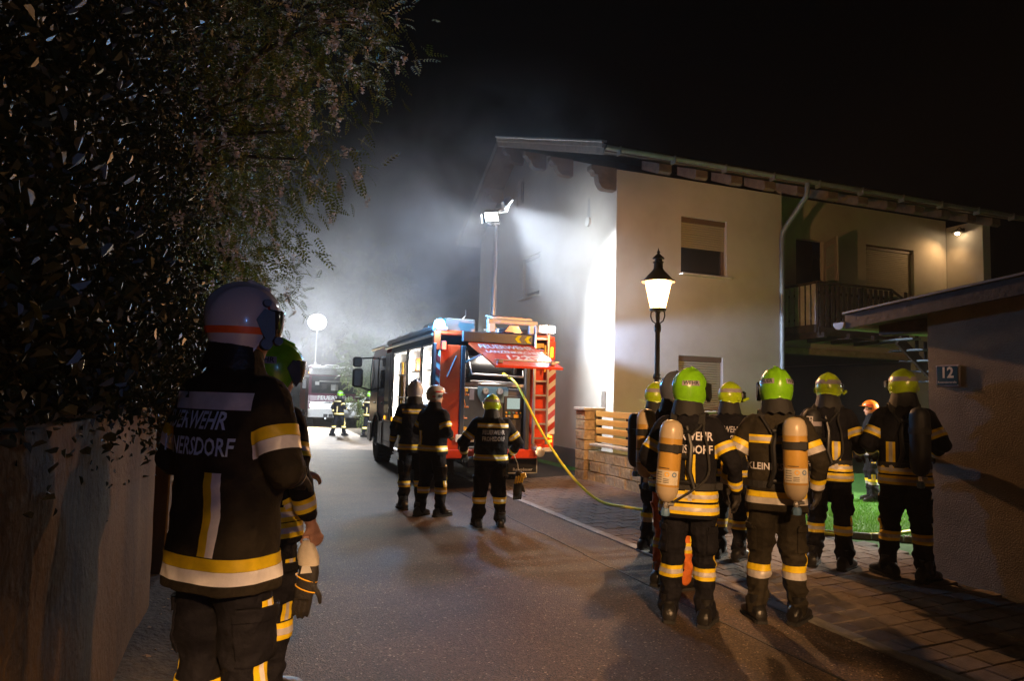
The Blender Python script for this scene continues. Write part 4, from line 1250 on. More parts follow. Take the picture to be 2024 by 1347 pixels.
# telescopic light mast
mx, my = 1.57, 1.45
mb = MB()
mb.cyl((mx, my, ZT), (mx, my, 3.95), .06, n=16); mb.cyl((mx, my, 3.95), (mx, my, 4.62), .05, n=16); mb.cyl((mx, my, 4.62), (mx, my, 5.26), .04, n=16)
mb.cyl((mx, my, 3.93), (mx, my, 3.98), .068, n=16); mb.cyl((mx, my, 4.6), (mx, my, 4.65), .058, n=16)
mb.box((mx, my, ZT + .12), (.3, .3, .25), bev=.03)
mast = mb.build('light_mast', M['silver'], eng, True)
mb = MB(); mb.box((mx, my, 5.3), (.16, .14, .16), bev=.02); mb.bar((mx - .22, my - .02, 5.26), (mx + .2, my + .02, 5.66), .05, .05, bev=.01)
mb.build('mast_head', M['silver'], mast)
heads = []
tdir = Vector((.80, -.18, -.52)).normalized()          # towards the foot of the gable
for (dx, dy, dz, dd) in ((.16, -.2, .40, (2.65, -.45, -2.2)), (.20, .2, .42, (.80, .45, -.35)), (-.16, -.22, .10, (-.4, -.6, -.65)), (-.12, .2, .12, (-.6, .75, -.12))):
    c = Vector((mx + dx, my + dy, 5.26 + dz)); d = Vector(dd).normalized()
    s = d.cross(Vector((0, 0, 1))).normalized(); u_ = s.cross(d)
    rot = Matrix((s, d, u_)).transposed()
    mb = MB(); mb.box(c, (.30, .10, .22), rot, bev=.02); mb.box(c - d * .06, (.22, .05, .14), rot, bev=.01)
    h_ = mb.build('floodlight', M['silver'], mast)
    mb = MB(); mb.box(c + d * .052, (.26, .012, .18), rot); mb.build('lens', M['flood'], h_)
    heads.append((c + d * .09, d))

# ================================================================== yellow hose from the reel to the yard
def catmull(P, n=10):
    P = [Vector(p) for p in P]; P = [P[0] * 2 - P[1]] + P + [P[-1] * 2 - P[-2]]
    out = []
    for i in range(1, len(P) - 2):
        for k_ in range(n):
            t = k_ / n
            a, b, c, d = P[i - 1], P[i], P[i + 1], P[i + 2]
            out.append(.5 * ((2 * b) + (c - a) * t + (2 * a - 5 * b + 4 * c - d) * t * t + (3 * b - a - 3 * c + d) * t ** 3))
    out.append(P[-2]); return out
hp = [(4.40, 12.25, 2.12), (4.46, 11.75, 1.95), (4.54, 11.45, 1.65), (4.68, 11.15, 1.2), (4.86, 10.75, .72), (5.05, 10.35, .34), (5.25, 9.95, .10), (5.48, 9.45, gz(5.48) + .02), (5.75, 8.85, gz(5.75) + .02), (6.1, 8.1, gz(6.1) + .02), (6.35, 7.35, gz(6.35) + .02), (6.62, 6.95, .13), (7.0, 6.7, .12), (8.4, 6.9, .12), (10.2, 8.5, .12)]
mb = MB(); mb.tube(catmull(hp, 12), .021, 10)
hose = mb.build('fire_hose', M['yellow_hose'], None, True); tag(hose, 'yellow hose running from the open tailgate down across the pavement to the yard', 'hose')
nz = MB(); nz.cyl((0, 0, 0), (.2, -.05, .0), .035, .025, 10); nz.cyl((.2, -.05, 0), (.3, -.075, .0), .045, .05, 10)

# ================================================================== second engine, far down the road
FX, FY = 2.72, 36.0
E2 = empty('fire_engine', (FX, FY, 0), 0, 'distant oncoming fire engine with white roof and lit headlamps', 'fire engine')
W2, Z2 = 2.5, 2.82
mb = MB()
prof = [(.0, .62), (.0, 1.5), (.22, 2.52), (.5, Z2), (2.2, Z2), (2.2, .62)]
mb.prism([(.0, a, b) for a, b in prof], (W2, 0, 0))
cab2 = mb.build('cab', mat('dark_red_paint', (0.15, 0.012, 0.05), .3, coat=.4), E2)
mb = MB(); mb.box((W2 / 2, 4.3, 1.75), (W2, 4.2, 2.1), bev=.04); mb.build('body_shell', M['red'], E2)
mb = MB(); mb.prism([(.02, .23, 2.53), (W2 - .02, .23, 2.53), (W2 - .02, .48, 2.82), (.02, .48, 2.82)], (0, -.03, .02)); hd = mb.build('roof_sign', M['white'], E2)
v2 = Vector((0, .25, .29)).normalized()
text_obj('lettering', 'FROHSDORF', .24, M['dark_print'], hd, (W2 / 2, .318, 2.686), (1, 0, 0), v2, bold=.02, width=1.25)
mb = MB(); mb.prism([(.14, .03, 1.6), (W2 - .14, .03, 1.6), (W2 - .14, .21, 2.46), (.14, .21, 2.46)], (0, -.025, .004)); ws = mb.build('windscreen', M['windscreen'], E2)
mb = MB()
for x in (.75, 1.75):
    mb.box((x, .07, 1.95), (.26, .02, .26), Matrix.Rotation(-.2, 3, 'X'), bev=.06); 
mb.build('headrest', M['black'], ws)
mb = MB(); mb.box((1.25, .04, 1.9), (.35, .02, .3), Matrix.Rotation(-.2, 3, 'X'), bev=.05); mb.box((1.25, .085, 2.2), (1.5, .015, .06), Matrix.Rotation(-.2, 3, 'X')); mb.box((.4, .08, 2.1), (.2, .015, .18), Matrix.Rotation(-.2, 3, 'X')); mb.box((2.1, .08, 2.1), (.2, .015, .18), Matrix.Rotation(-.2, 3, 'X'))
mb.build('cab_interior', M['white'], ws)
for x in (.5, 1.5):
    mm = MB(); mm.bar((x, -.01, 1.64), (x + .5, .05, 2.0), .025, .015); mm.build('wiper', M['black'], ws)
mb = MB(); mb.box((W2 / 2, -.03, 1.36), (W2 - .1, .05, .3), bev=.02); pn = mb.build('front_panel', cab2.data.materials[0], E2)
text_obj('lettering', 'FEUERWEHR', .28, M['white'], pn, (W2 / 2 + .05, -.062, 1.38), (1, 0, 0), (0, 0, 1), bold=.02, width=1.75)
for i in range(3):
    mm = MB(); mm.box((W2 / 2, -.03, 1.12 - i * .11), (1.2, .06, .05), bev=.01); mm.build('grille_bar', M['dark_panel'], E2)
mb = MB(); mb.box((W2 / 2, .0, 1.0), (W2 - .16, .05, .36), bev=.02); mb.build('grille', M['silver'], E2)
mb = MB(); mb.box((W2 / 2, -.06, .62), (W2 + .02, .16, .42), bev=.03); bp_ = mb.build('bumper', M['white'], E2)
mb = MB(); mb.box((W2 / 2 - .02, -.145, .68), (.5, .012, .11)); mb.build('number_plate', M['plate'], bp_)
mb = MB()
for x in (.85, 1.1): mb.box((x, -.145, .5), (.2, .012, .16), bev=.02)
mb.build('bumper_vent', M['dark_panel'], bp_)
for x in (.85, 1.65):
    mm = MB(); mm.lathe([(.04, 0), (.055, .01), (.055, .03), (.04, .04)], 10, (x, -.1, .36), Matrix.Rotation(R(90), 3, 'X')); mm.build('tow_eye', M['silver'], bp_)
for x in (.24, W2 - .24):
    mb = MB(); mb.box((x, -.04, 1.0), (.36, .06, .22), bev=.04); hl = mb.build('headlamp', M['silver'], E2)
    mm = MB(); mm.lathe([(.10, 0), (.09, .02), (.02, .03)], 14, (x - .04, -.07, .99), Matrix.Rotation(R(90), 3, 'X'))
    mm.build('bulb', M['head_on'] if x < 1 else M['chev_white'], hl)
for x in (.02, W2 - .02):
    mm = MB(); mm.box((x, .35, 2.62), (.09, .12, .09), bev=.02); mm.build('roof_lamp', M['amber_on'], E2)
    s = -1 if x < 1 else 1
    mm = MB(); mm.tube([(x, .1, 2.4), (x + s * .25, -.05, 2.4), (x + s * .25, -.05, 2.3)], .02, 6); ma = mm.build('mirror_arm', M['black'], E2)
    mm = MB(); mm.box((x + s * .25, -.03, 2.05), (.22, .1, .5), bev=.03); mm.build('mirror', M['black'], ma)
mb = MB(); mb.box((W2 / 2, 1.0, Z2 + .06), (W2 - .3, 1.4, .12), bev=.03); mb.box((.35, 1.6, Z2 + .16), (.5, 1.8, .12), bev=.03); mb.tube([(.6, .6, Z2 + .1), (.9, .7, Z2 + .22), (1.4, .7, Z2 + .22), (1.6, .6, Z2 + .1)], .03, 8); mb.tube([(1.6, .8, Z2 + .1), (1.9, .8, Z2 + .2), (2.3, .8, Z2 + .12)], .03, 8)
mb.build('roof_gear', M['white'], E2)
for x, s in ((.2, -1), (W2 - .2, 1)):
    for y in (1.2, 4.8): make_wheel(E2, x, y, s, .5, .3)
light('headlamp_beam', 'SPOT', (.2, -.16, 1.0), 1100, (1, .74, .42), E2, (.1, -9, -.2), .08, R(70), .6)
light('headlamp_beam', 'SPOT', (W2 - .24, -.16, 1.0), 700, (1, .86, .66), E2, (W2, -9, -.2), .08, R(70), .6)

# balloon work light on its pole behind
bl = empty('balloon_light', (3.17, 38.5, 2.8), 0, 'glowing round balloon work light on a thin pole above the distant engine', 'work light')
mb = MB(); mb.cyl((0, 0, 0), (0, 0, 2.2), .03, n=10)
for k_ in range(3):
    a = k_ * 2.1; mb.tube([(0, 0, .5), (.25 * math.cos(a), .25 * math.sin(a), .06)], .02, 6)
mb.build('pole', M['silver'], bl, True)
mb = MB(); mb.lathe([(.48 * math.sin(t), -.43 * math.cos(t)) for t in np.linspace(.06, math.pi - .06, 14)], 22, (0, 0, 2.59)); mb.build('balloon', M['balloon'], bl, True)
# ================================================================== people
def remesh(V, F, voxel, it=3, name='body'):
    me = mkmesh(name + '_raw', V, F, M['fabric'])
    ob = bpy.data.objects.new(name + '_raw', me); COL.objects.link(ob)
    md = ob.modifiers.new('r', 'REMESH'); md.mode = 'VOXEL'; md.voxel_size = voxel
    if it:
        sm = ob.modifiers.new('s', 'SMOOTH'); sm.iterations = it; sm.factor = .5
    dg = bpy.context.evaluated_depsgraph_get(); dg.update()
    r_ = bpy.data.meshes.new_from_object(ob.evaluated_get(dg))
    bpy.data.objects.remove(ob); bpy.data.meshes.remove(me)
    n = len(r_.vertices); co = np.empty(n * 3, dtype=np.float32); r_.vertices.foreach_get('co', co)
    fl = np.empty(len(r_.loops), dtype=np.int32); r_.loops.foreach_get('vertex_index', fl)
    bpy.data.meshes.remove(r_)
    return co.reshape(-1, 3).astype(np.float64), fl.reshape(-1, 4)

def vnormals(V, F):
    fn = np.cross(V[F[:, 2]] - V[F[:, 0]], V[F[:, 3]] - V[F[:, 1]])
    N = np.zeros_like(V)
    for k_ in range(4): np.add.at(N, F[:, k_], fn)
    return N / np.maximum(1e-12, np.linalg.norm(N, axis=1, keepdims=True))

def folds(V, seed, freq, n=9, zstretch=1.6):
    r_ = np.random.default_rng(seed); s = np.zeros(len(V))
    for i in range(n):
        d = r_.normal(size=3); d[2] *= zstretch; d /= np.linalg.norm(d)
        f = freq * r_.uniform(.6, 1.9)
        w = np.sin(V @ d * f * .6 + r_.uniform(0, 6.28) + 1.5 * np.sin(V @ r_.normal(size=3) * freq * .35))
        s += (1.0 - 2.2 * np.abs(w) ** .8 + .35) / (f / freq)
    return s / n * 1.5

def capsule(mb, p0, p1, r0, r1, n=14):
    p0 = Vector(p0); p1 = Vector(p1); d = (p1 - p0); L_ = d.length
    if L_ < 1e-6: d = Vector((0, 0, 1))
    d.normalize()
    pts = []; rad = []
    for a in (-85, -60, -30, 0):
        pts.append(p0 + d * r0 * math.sin(R(a))); rad.append(r0 * math.cos(R(a)))
    for a in (0, 30, 60, 85):
        pts.append(p1 + d * r1 * math.sin(R(a))); rad.append(r1 * math.cos(R(a)))
    # same frame all along
    a_ = d.orthogonal().normalized(); b_ = d.cross(a_)
    V = []; 
    for p, r_ in zip(pts, rad):
        for k_ in range(n):
            t = 2 * math.pi * k_ / n
            V.append(p + (a_ * math.cos(t) + b_ * math.sin(t)) * r_)
    F = [(i * n + k_, i * n + (k_ + 1) % n, (i + 1) * n + (k_ + 1) % n, (i + 1) * n + k_) for i in range(len(pts) - 1) for k_ in range(n)]
    F.append(tuple(reversed(range(n)))); F.append(tuple(range((len(pts) - 1) * n, len(pts) * n)))
    mb.add(V, F)

def ering(z, rx, ry, cx=0, cy_=0, n=24, p=2.4):
    out = []
    for k_ in range(n):
        t = 2 * math.pi * k_ / n; c, s = math.cos(t), math.sin(t)
        out.append((cx + rx * abs(c) ** (2 / p) * (1 if c >= 0 else -1), cy_ + ry * abs(s) ** (2 / p) * (1 if s >= 0 else -1), z))
    return out

def eloft(mb, rings):
    n = len(rings[0]); V = [v for r_ in rings for v in r_]
    F = [(i * n + k_, i * n + (k_ + 1) % n, (i + 1) * n + (k_ + 1) % n, (i + 1) * n + k_) for i in range(len(rings) - 1) for k_ in range(n)]
    F.append(tuple(reversed(range(n)))); F.append(tuple(range((len(rings) - 1) * n, len(rings) * n)))
    mb.add(V, F)

def hand(mb, wrist, fore, palm_n, curl, fat, side):
    """palm with four fingers of different length and a thumb; fore: direction the hand points, palm_n: palm side"""
    d = Vector(fore).normalized(); pn = Vector(palm_n); pn = (pn - d * pn.dot(d)).normalized()
    s = d.cross(pn) * side      # towards the little finger
    w = Vector(wrist)
    capsule(mb, w - d * .02, w + d * .03, .030 * fat, .030 * fat)
    for t in (-.030, -.010, .010, .028):
        capsule(mb, w + d * .02 + s * t * .7, w + d * .085 + s * t, .017 * fat, .0155 * fat, 10)
    for t, Lf in ((-.033, .068), (-.011, .078), (.011, .072), (.032, .055)):
        p = w + d * .088 + s * t * 1.08; c = curl * R(28); a = c * .6
        for k_, fr in enumerate((.45, .32, .25)):
            q = p + (d * math.cos(a) + pn * math.sin(a)) * Lf * fr
            capsule(mb, p, q, (.0105 - .0008 * k_) * fat, (.0098 - .0008 * k_) * fat, 8)
            p = q; a += c * 1.2
    p = w + d * .03 - s * .03
    q = p + (d * .6 - s * .75 + pn * .35).normalized() * .045
    capsule(mb, p, q, .0145 * fat, .0125 * fat, 8)
    capsule(mb, q, q + (d * .85 - s * .25 + pn * .45).normalized() * .034, .0120 * fat, .0105 * fat, 8)

def patch(src, planes, mask, off, name, mtl, parent, thick=0.0):
    """a strip of material lying on a garment: the garment's own surface cut between planes and lifted"""
    V, F, N = src
    m_ = mask.copy()
    for p, n_ in planes: m_ &= ((V - np.asarray(p)) @ np.asarray(n_)) > -.03
    fm_ = m_[F].all(1)
    if not fm_.any(): return None
    FF = F[fm_]; ids = np.unique(FF); mp = -np.ones(len(V), dtype=int); mp[ids] = np.arange(len(ids))
    bm = bmesh.new()
    vs_ = [bm.verts.new(V[i] + N[i] * off) for i in ids]
    for f in mp[FF]:
        try: bm.faces.new([vs_[i] for i in f])
        except ValueError: pass
    for p, n_ in planes:
        bmesh.ops.bisect_plane(bm, geom=bm.verts[:] + bm.edges[:] + bm.faces[:], dist=1e-5, plane_co=Vector(p), plane_no=Vector(n_), clear_inner=True)
        if not bm.faces: bm.free(); return None
    me = bpy.data.meshes.new(name); bm.to_mesh(me); bm.free()
    me.materials.append(mtl)
    me.polygons.foreach_set('use_smooth', np.ones(len(me.polygons), dtype=bool))
    return mobj(name, me, parent)

def helmet_shell(style):
    """returns rim/height functions for a style, head centre at the origin, +y is the front"""
    na, nt_ = 48, 22
    a0, b0, c0 = (.124, .150, .152) if style == 'jet' else (.118, .146, .140)
    def rim(t):   # t azimuth from front (0) to back (pi)
        t = abs((t + math.pi) % (2 * math.pi) - math.pi)
        if style == 'jet':
            if t < R(50): return .035
            if t < R(72): return .035 - (t - R(50)) / R(22) * .165
            if t < R(120): return -.13 + (t - R(72)) / R(48) * .015
            return -.115 + (t - R(120)) / R(60) * .03
        if style == 'open':
            if t < R(60): return .03
            if t < R(80): return .03 - (t - R(60)) / R(20) * .10
            return -.07 - .02 * math.sin((t - R(80)) / R(100) * math.pi)
        if t < R(52): return .03
        if t < R(74): return .03 - (t - R(52)) / R(22) * .12
        if t < R(120): return -.09 + .015 * math.sin((t - R(74)) / R(46) * math.pi)
        return -.085 + (t - R(120)) / R(60) * .02
    def pt(t, z):
        if z >= 0: k_ = math.sqrt(max(0, 1 - (z / c0) ** 2))
        else: k_ = 1 - .55 * (z / .2) ** 2
        x = a0 * k_ * math.sin(t); y = b0 * k_ * math.cos(t)
        if z < 0 and math.cos(t) < 0: y *= 1 - .3 * (-z / .12) * (-math.cos(t)) * .3
        return x, y
    return na, nt_, c0, rim, pt

def make_helmet(parent, pos, rot, style, color, opts):
    na, nt_, c0, rim, pt = helmet_shell(style)
    rm = (Matrix.Rotation(rot[2], 3, 'Z') @ Matrix.Rotation(rot[0], 3, 'X') @ Matrix.Rotation(rot[1], 3, 'Y')) * opts.get('scale', 1.0)
    P = Vector(pos)
    ridge = style in ('jet', 'fire')
    V = []; idx = []
    for j in range(nt_ + 1):
        row = []
        for i in range(na):
            t = 2 * math.pi * i / na
            zr = rim(t); u = j / nt_
            ang = u * (math.pi / 2)
            z = c0 * math.cos(ang) if u < .62 else None
            zc = c0 * math.cos(.62 * math.pi / 2)
            if z is None: z = zc + (zr - zc) * ((u - .62) / .38)
            x, y = pt(t, z)
            if j == 0: x, y = 0.0006 * math.sin(t), 0.0006 * math.cos(t)
            v = Vector((x, y, z))
            if ridge and z > .02:
                gq = math.exp(-(x / .020) ** 2) * min(1, (z - .02) / .06) * (.012 if style == 'jet' else .008)
                v += v.normalized() * gq
            if style == 'jet':   # raised brow running over the sides
                cx_ = abs(x) - .062
                v += v.normalized() * .0045 * math.exp(-(cx_ / .008) ** 2) * (1 if z > .03 else 0)
            if style == 'fire' and -.035 < z < .0: v += Vector((x, y, 0)).normalized() * .003
            row.append(len(V)); V.append(v)
        idx.append(row)
    # thickness: inner skin
    nV = len(V)
    Vin = [v * .95 for v in V]
    F = []
    for j in range(nt_):
        for i in range(na):
            k_ = (i + 1) % na
            F.append((idx[j][i], idx[j][k_], idx[j + 1][k_], idx[j + 1][i]))
    F = [tuple(reversed(f)) for f in F]
    Fin = [tuple(nV + q for q in reversed(f)) for f in F]
    rimf = [(idx[nt_][i], idx[nt_][(i + 1) % na], nV + idx[nt_][(i + 1) % na], nV + idx[nt_][i]) for i in range(na)]
    W_ = [rm @ v + P for v in V + Vin]
    me = mkmesh('helmet', W_, F + Fin + rimf, color, True)
    h_ = mobj('helmet', me, parent)
    def surf(t, z, off=.002):
        x, y = pt(t, z); v = Vector((x, y, z)); n_ = Vector((x / .124 ** 2, y / .15 ** 2, max(0, z) / .15 ** 2)).normalized()
        return rm @ (v + n_ * off) + P
    def strip(name, t0, t1, z0, z1, mtl, n=14, off=.003, slant=0.0):
        VV = []; FF = []
        for i in range(n + 1):
            t = t0 + (t1 - t0) * i / n
            for q in range(4):
                z = z0 + (z1 - z0) * q / 3
                VV.append(surf(t + slant * (q / 3), z, off))
        for i in range(n):
            for q in range(3): FF.append((i * 4 + q, i * 4 + q + 1, (i + 1) * 4 + q + 1, (i + 1) * 4 + q))
        return mobj(name, mkmesh(name, VV, FF, mtl, True), h_)
    def word(s, tc, zc, size, mtl, bold=.02):
        TV, TF = text_arrays(s, size, bold)
        # x of the text runs with decreasing/increasing azimuth depending on the side: read from outside
        VV = [surf(tc - v.x / .135, zc + v.y, .0055) for v in TV]
        return mobj('lettering', mkmesh('lettering', VV, TF, mtl), h_)
    if style == 'fire':
        strip('helmet_band', R(58), R(302), .028, .068, M['helmet_band'], 40, .0035)
        for s in (-1, 1):
            mb = MB(); c = rm @ Vector((s * .121, -.01, -.035)) + P; ax = rm @ Vector((s, 0, 0))
            mb.cyl(c - ax * .012, c + ax * .008, .032, .026, 16); mb.build('side_knob', color, h_, True)
            mb = MB(); mb.box(rm @ Vector((s * .112, .075, .0)) + P, (.03, .07, .075), rm, bev=.012); mb.build('visor_mount', M['black'], h_)
        mb = MB(); mb.tube([rm @ Vector((.13, .05, -.06)) + P, rm @ Vector((.14, .085, -.04)) + P, rm @ Vector((.138, .12, -.035)) + P], [.014, .017, .015], 10); mb.build('helmet_lamp', color, h_, True)
    if style == 'jet':
        for s in (-1, 1):
            mb = MB(); mb.prism([rm @ Vector((s * .1255, y, z)) + P for y, z in ((.03, .0), (.06, .045), (.10, .035), (.105, -.06), (.085, -.10), (.055, -.05))], rm @ Vector((-s * .03, 0, 0))); mb.build('visor_mount', M['black'], h_)
        if opts.get('wehr'):
            for s, w in ((-1, 'FEUER'), (1, 'WEHR')):
                tcn = R(180 + s * -48)   # azimuth measured clockwise from the front seen from above
                t_c = R(180) - s * R(50)
                strip('reflective_patch', t_c - R(29), t_c + R(29), .020, .058, M['helmet_band'], 14, .003)
                word(w, t_c, .039, .040, M['dark_print'])
        if opts.get('stripe'):
            strip('orange_stripe', R(62), R(176), -.058, -.030, M['orange_decal'], 20, .003); strip('orange_stripe', R(184), R(298), -.058, -.030, M['orange_decal'], 20, .003)
            for s in (-1, 1):
                ax = rm @ Vector((s, 0, 0))
                for (y, z, r_) in ((.07, .07, .017), (.075, -.095, .026), (.12, -.08, .02)):
                    c = rm @ Vector((s * (.118 - .12 * max(0, y - .08)), y, z)) + P; MB().cyl(c - ax * .02, c + ax * .012, r_, r_ * .85, 14).build('visor_pivot', M['black'], h_, True)
                strip('red_edge', R(52) if s > 0 else R(302), R(58) if s > 0 else R(308), -.05, .07, M['chev_red'], 3, .002)
        # brim boss on top
        mb = MB(); capsule(mb, rm @ Vector((0, .02, c0 + .008)) + P, rm @ Vector((0, .09, c0 - .018)) + P, .014, .012, 10); mb.build('crest_boss', color, h_, True)
    if style == 'open':
        for t_ in (R(80), R(280)):
            strip('red_decal', t_ - R(22), t_ + R(30), .03, .05, M['red_decal'], 8, .003); strip('red_decal', t_ + (R(30) if t_ < 3 else -R(50)), t_ + (R(50) if t_ < 3 else -R(30)), -.04, -.02, M['red_decal'], 6, .003)
            strip('vent_inlay', t_ - R(12), t_ + R(14), -.045, .0, M['dark_panel'], 8, .003)
        mb = MB(); V2 = []
        for i in range(13):
            t = R(-62 + i * 124 / 12); V2.append(rm @ Vector((.122 * math.sin(t), .15 * math.cos(t), .03)) + P); V2.append(rm @ Vector((.135 * math.sin(t), .20 * math.cos(t), .022)) + P)
        mb.add(V2, [(i * 2, i * 2 + 1, i * 2 + 3, i * 2 + 2) for i in range(12)]); mb.build('peak', color, h_, True)
    else:
        # smoked visor bowl at the front
        VV = []; FF = []
        for i in range(17):
            t = R(-60 + i * 120 / 16)
            for q in range(6):
                z = .045 - q * .024
                k_ = 1.03 - .10 * (q / 5) ** 2
                VV.append(rm @ Vector((.124 * k_ * math.sin(t), .158 * k_ * math.cos(t), z)) + P)
        for i in range(16):
            for q in range(5): FF.append((i * 6 + q, (i + 1) * 6 + q, (i + 1) * 6 + q + 1, i * 6 + q + 1))
        mobj('visor', mkmesh('visor', VV, FF, M['visor'], True), h_)
    if opts.get('curtain', True):
        mb = MB(); rings = []
        for q in range(5):
            u = q / 4; ring = []
            for i in range(24):
                t = R(70) + R(220) * i / 23
                z = -.07 - .13 * u; r1 = .095 + .03 * u
                ring.append(rm @ Vector((r1 * 1.02 * math.sin(t), r1 * 1.12 * math.cos(t) - .012, z + .01 * math.sin(i * 1.7) * u)) + P)
            rings.append(ring)
        VV = [v for r_ in rings for v in r_]
        FF = [(q * 24 + i, q * 24 + i + 1, (q + 1) * 24 + i + 1, (q + 1) * 24 + i) for q in range(4) for i in range(23)]
        mobj('neck_curtain', mkmesh('neck_curtain', VV, FF, opts.get('curtain_mat', M['webbing']), True), h_)
    return h_

ARMS = dict(
    down=((.29, -.03, 1.17), (.30, .06, .93)),
    bent=((.31, -.05, 1.18), (.25, .20, 1.08)),
    front=((.30, -.02, 1.18), (.10, .25, 1.12)),
    hip=((.35, -.08, 1.20), (.24, .10, 1.02)),
    hold=((.29, .04, 1.17), (.18, .30, 1.16)),
    swing=((.27, -.12, 1.18), (.27, -.06, .94)),
)

def person(pos, bearing, height, label, helmet='fire', hcolor='yellow', head_yaw=0.0, head_pitch=0.0, arms=('down', 'down'), stance=.12, step=0.0,
           style='triple', lines=None, text_mat='back_print', text_kw=None, voxel=.011, fabric='fabric', gloves=True, hem=.80, trousers=None,
           opts=None, seed=1, group='firefighters in turnout gear', bands=True, vstripes=(-.0,), shoulder_band=True, foot_yaw=8, lean=0.0, bulk=1.0, tape='silver_tape', feet='leather', leg_stripe=True):
    """bearing: compass direction faced, degrees clockwise from +Y"""
    opts = opts or {}
    S = height / 1.80
    root = empty('person', pos, -R(bearing), label, 'person', group)
    sc = Vector((S * bulk, S * bulk, S))
    def K(p): return Vector((p[0] * sc.x, p[1] * sc.y, p[2] * sc.z))
    hc = Vector((0, .025 + lean, 1.665))           # head centre
    # ---------------- body: one continuous surface
    mb = MB()
    # trunk and legs
    eloft(mb, [[K(v) for v in ering(z, rx_, ry_, 0, c_)] for z, rx_, ry_, c_ in ((.80, .12, .10, 0), (.88, .175, .125, 0), (.98, .18, .13, 0), (1.10, .165, .115, 0), (1.30, .185, .12, lean * .5), (1.44, .17, .10, lean * .7), (1.50, .09, .075, lean * .8))])
    legs = []
    for s in (-1, 1):
        fy = step * s
        hip = K((s * .095, 0, .90)); knee = K((s * (.10 + stance * .1), .03 + fy * .55, .50)); ank = K((s * stance, fy - .01, .10))
        capsule(mb, hip, knee, .118 * S * bulk, .098 * S * bulk); capsule(mb, knee, ank, .092 * S * bulk, .082 * S * bulk)
        legs.append((hip, knee, ank))
    # neck and head
    capsule(mb, K((0, lean * .8, 1.46)), K((0, .01 + lean, 1.60)), .066 * S, .058 * S)
    hy = -R(head_yaw); hm = Matrix.Rotation(hy, 3, 'Z') @ Matrix.Rotation(-R(head_pitch), 3, 'X')
    HC = K(hc)
    def HP(p): return hm @ (Vector(p) * S) + HC
    hr = []
    for z, hw, fy_, by_ in ((-.118, .028, .075, .01), (-.10, .048, .085, -.02), (-.06, .064, .090, -.055), (-.02, .070, .088, -.085), (.02, .075, .092, -.095), (.06, .075, .088, -.095), (.09, .064, .07, -.08), (.115, .04, .04, -.05), (.124, .015, .012, -.02)):
        hr.append([HP(v) for v in ering(z, hw, (fy_ - by_) / 2, 0, (fy_ + by_) / 2, 20, 2.1)])
    eloft(mb, hr)
    capsule(mb, HP((0, .088, .012)), HP((0, .108, -.028)), .009 * S, .013 * S, 8)                # nose
    capsule(mb, HP((-.02, .088, -.062)), HP((.02, .088, -.062)), .009 * S, .009 * S, 8)         # mouth
    capsule(mb, HP((-.035, .083, .026)), HP((.035, .083, .026)), .010 * S, .010 * S, 8)         # brow
    for s in (-1, 1): capsule(mb, HP((s * .076, -.005, .012)), HP((s * .073, -.002, -.028)), .013 * S, .010 * S, 8)
    # arms and hands
    armp = []
    for s, an in zip((-1, 1), arms):
        e, w = ARMS[an] if isinstance(an, str) else an
        sh = K((s * .195, lean * .7, 1.425)); el = K((s * e[0], e[1] + lean * .4, e[2])); wr = K((s * w[0], w[1], w[2]))
        capsule(mb, sh, el, .06 * S, .05 * S); capsule(mb, el, wr, .046 * S, .034 * S)
        d = (wr - el).normalized()
        pn = Vector((-s, .15, 0)) if abs(d.z) > .6 else Vector((-s * .5, .1, -.9))
        hand(mb, wr + d * .03, d, pn, .9, 1.22 if gloves else 1.0, s)
        armp.append((sh, el, wr))
    V, F = remesh(mb.V, mb.F, voxel, 2)
    N_ = vnormals(V, F)
    leg_m = (V[:, 2] < .84 * S)
    amp = np.where(leg_m, .016, .0)
    # bunching at knee and ankle
    amp = amp * (1 + 1.0 * np.exp(-((V[:, 2] - .5 * S) / .08) ** 2) + 1.3 * np.exp(-((V[:, 2] - .2 * S) / .08) ** 2))
    V = V + N_ * (amp * folds(V, seed, 26, 10, 2.4))[:, None]
    N_ = vnormals(V, F)
    fc = V[F].mean(1)
    mi = np.zeros(len(F), dtype=int)
    headm = (np.linalg.norm(fc - np.array(HC), axis=1) < .16 * S)
    mi[headm] = 1
    for sh, el, wr in armp:
        d = np.array((wr - el).normalized())
        t = (fc - np.array(wr)) @ d; near = np.linalg.norm(fc - np.array(wr), axis=1) < .30 * S
        perp = np.linalg.norm(fc - np.array(wr) - t[:, None] * d, axis=1)
        mi[(t > -.05) & (t < .26 * S) & (perp < .085 * S) & (fc[:, 2] > .5 * S)] = 2
    tf = M[trousers or fabric]
    me = mkquads('body', V, F, [tf, M['skin'], M['glove'] if gloves else M['skin']], True, mi)
    body = mobj('body', me, root)
    bsrc = (V, F, N_)
    # eyes
    mb = MB()
    for s in (-1, 1): mb.lathe([(.001, -.011), (.008, -.007), (.0105, 0), (.008, .007), (.001, .011)], 8, HP((s * .030, .080, .004)))
    mb.build('eye', M['enamel_white'], body, True)
    # ---------------- jacket
    mb = MB()
    eloft(mb, [[K(v) for v in ering(z, rx_, ry_, 0, c_, 28, 2.6)] for z, rx_, ry_, c_ in ((hem, .232, .170, -.005), (hem + .05, .228, .165, -.005), (1.02, .212, .150, 0), (1.15, .215, .152, 0), (1.30, .232, .155, lean * .5), (1.40, .225, .140, lean * .65), (1.465, .185, .115, lean * .75), (1.52, .105, .092, .005 + lean * .85), (1.585, .088, .088, .01 + lean), (1.60, .08, .08, .01 + lean))])
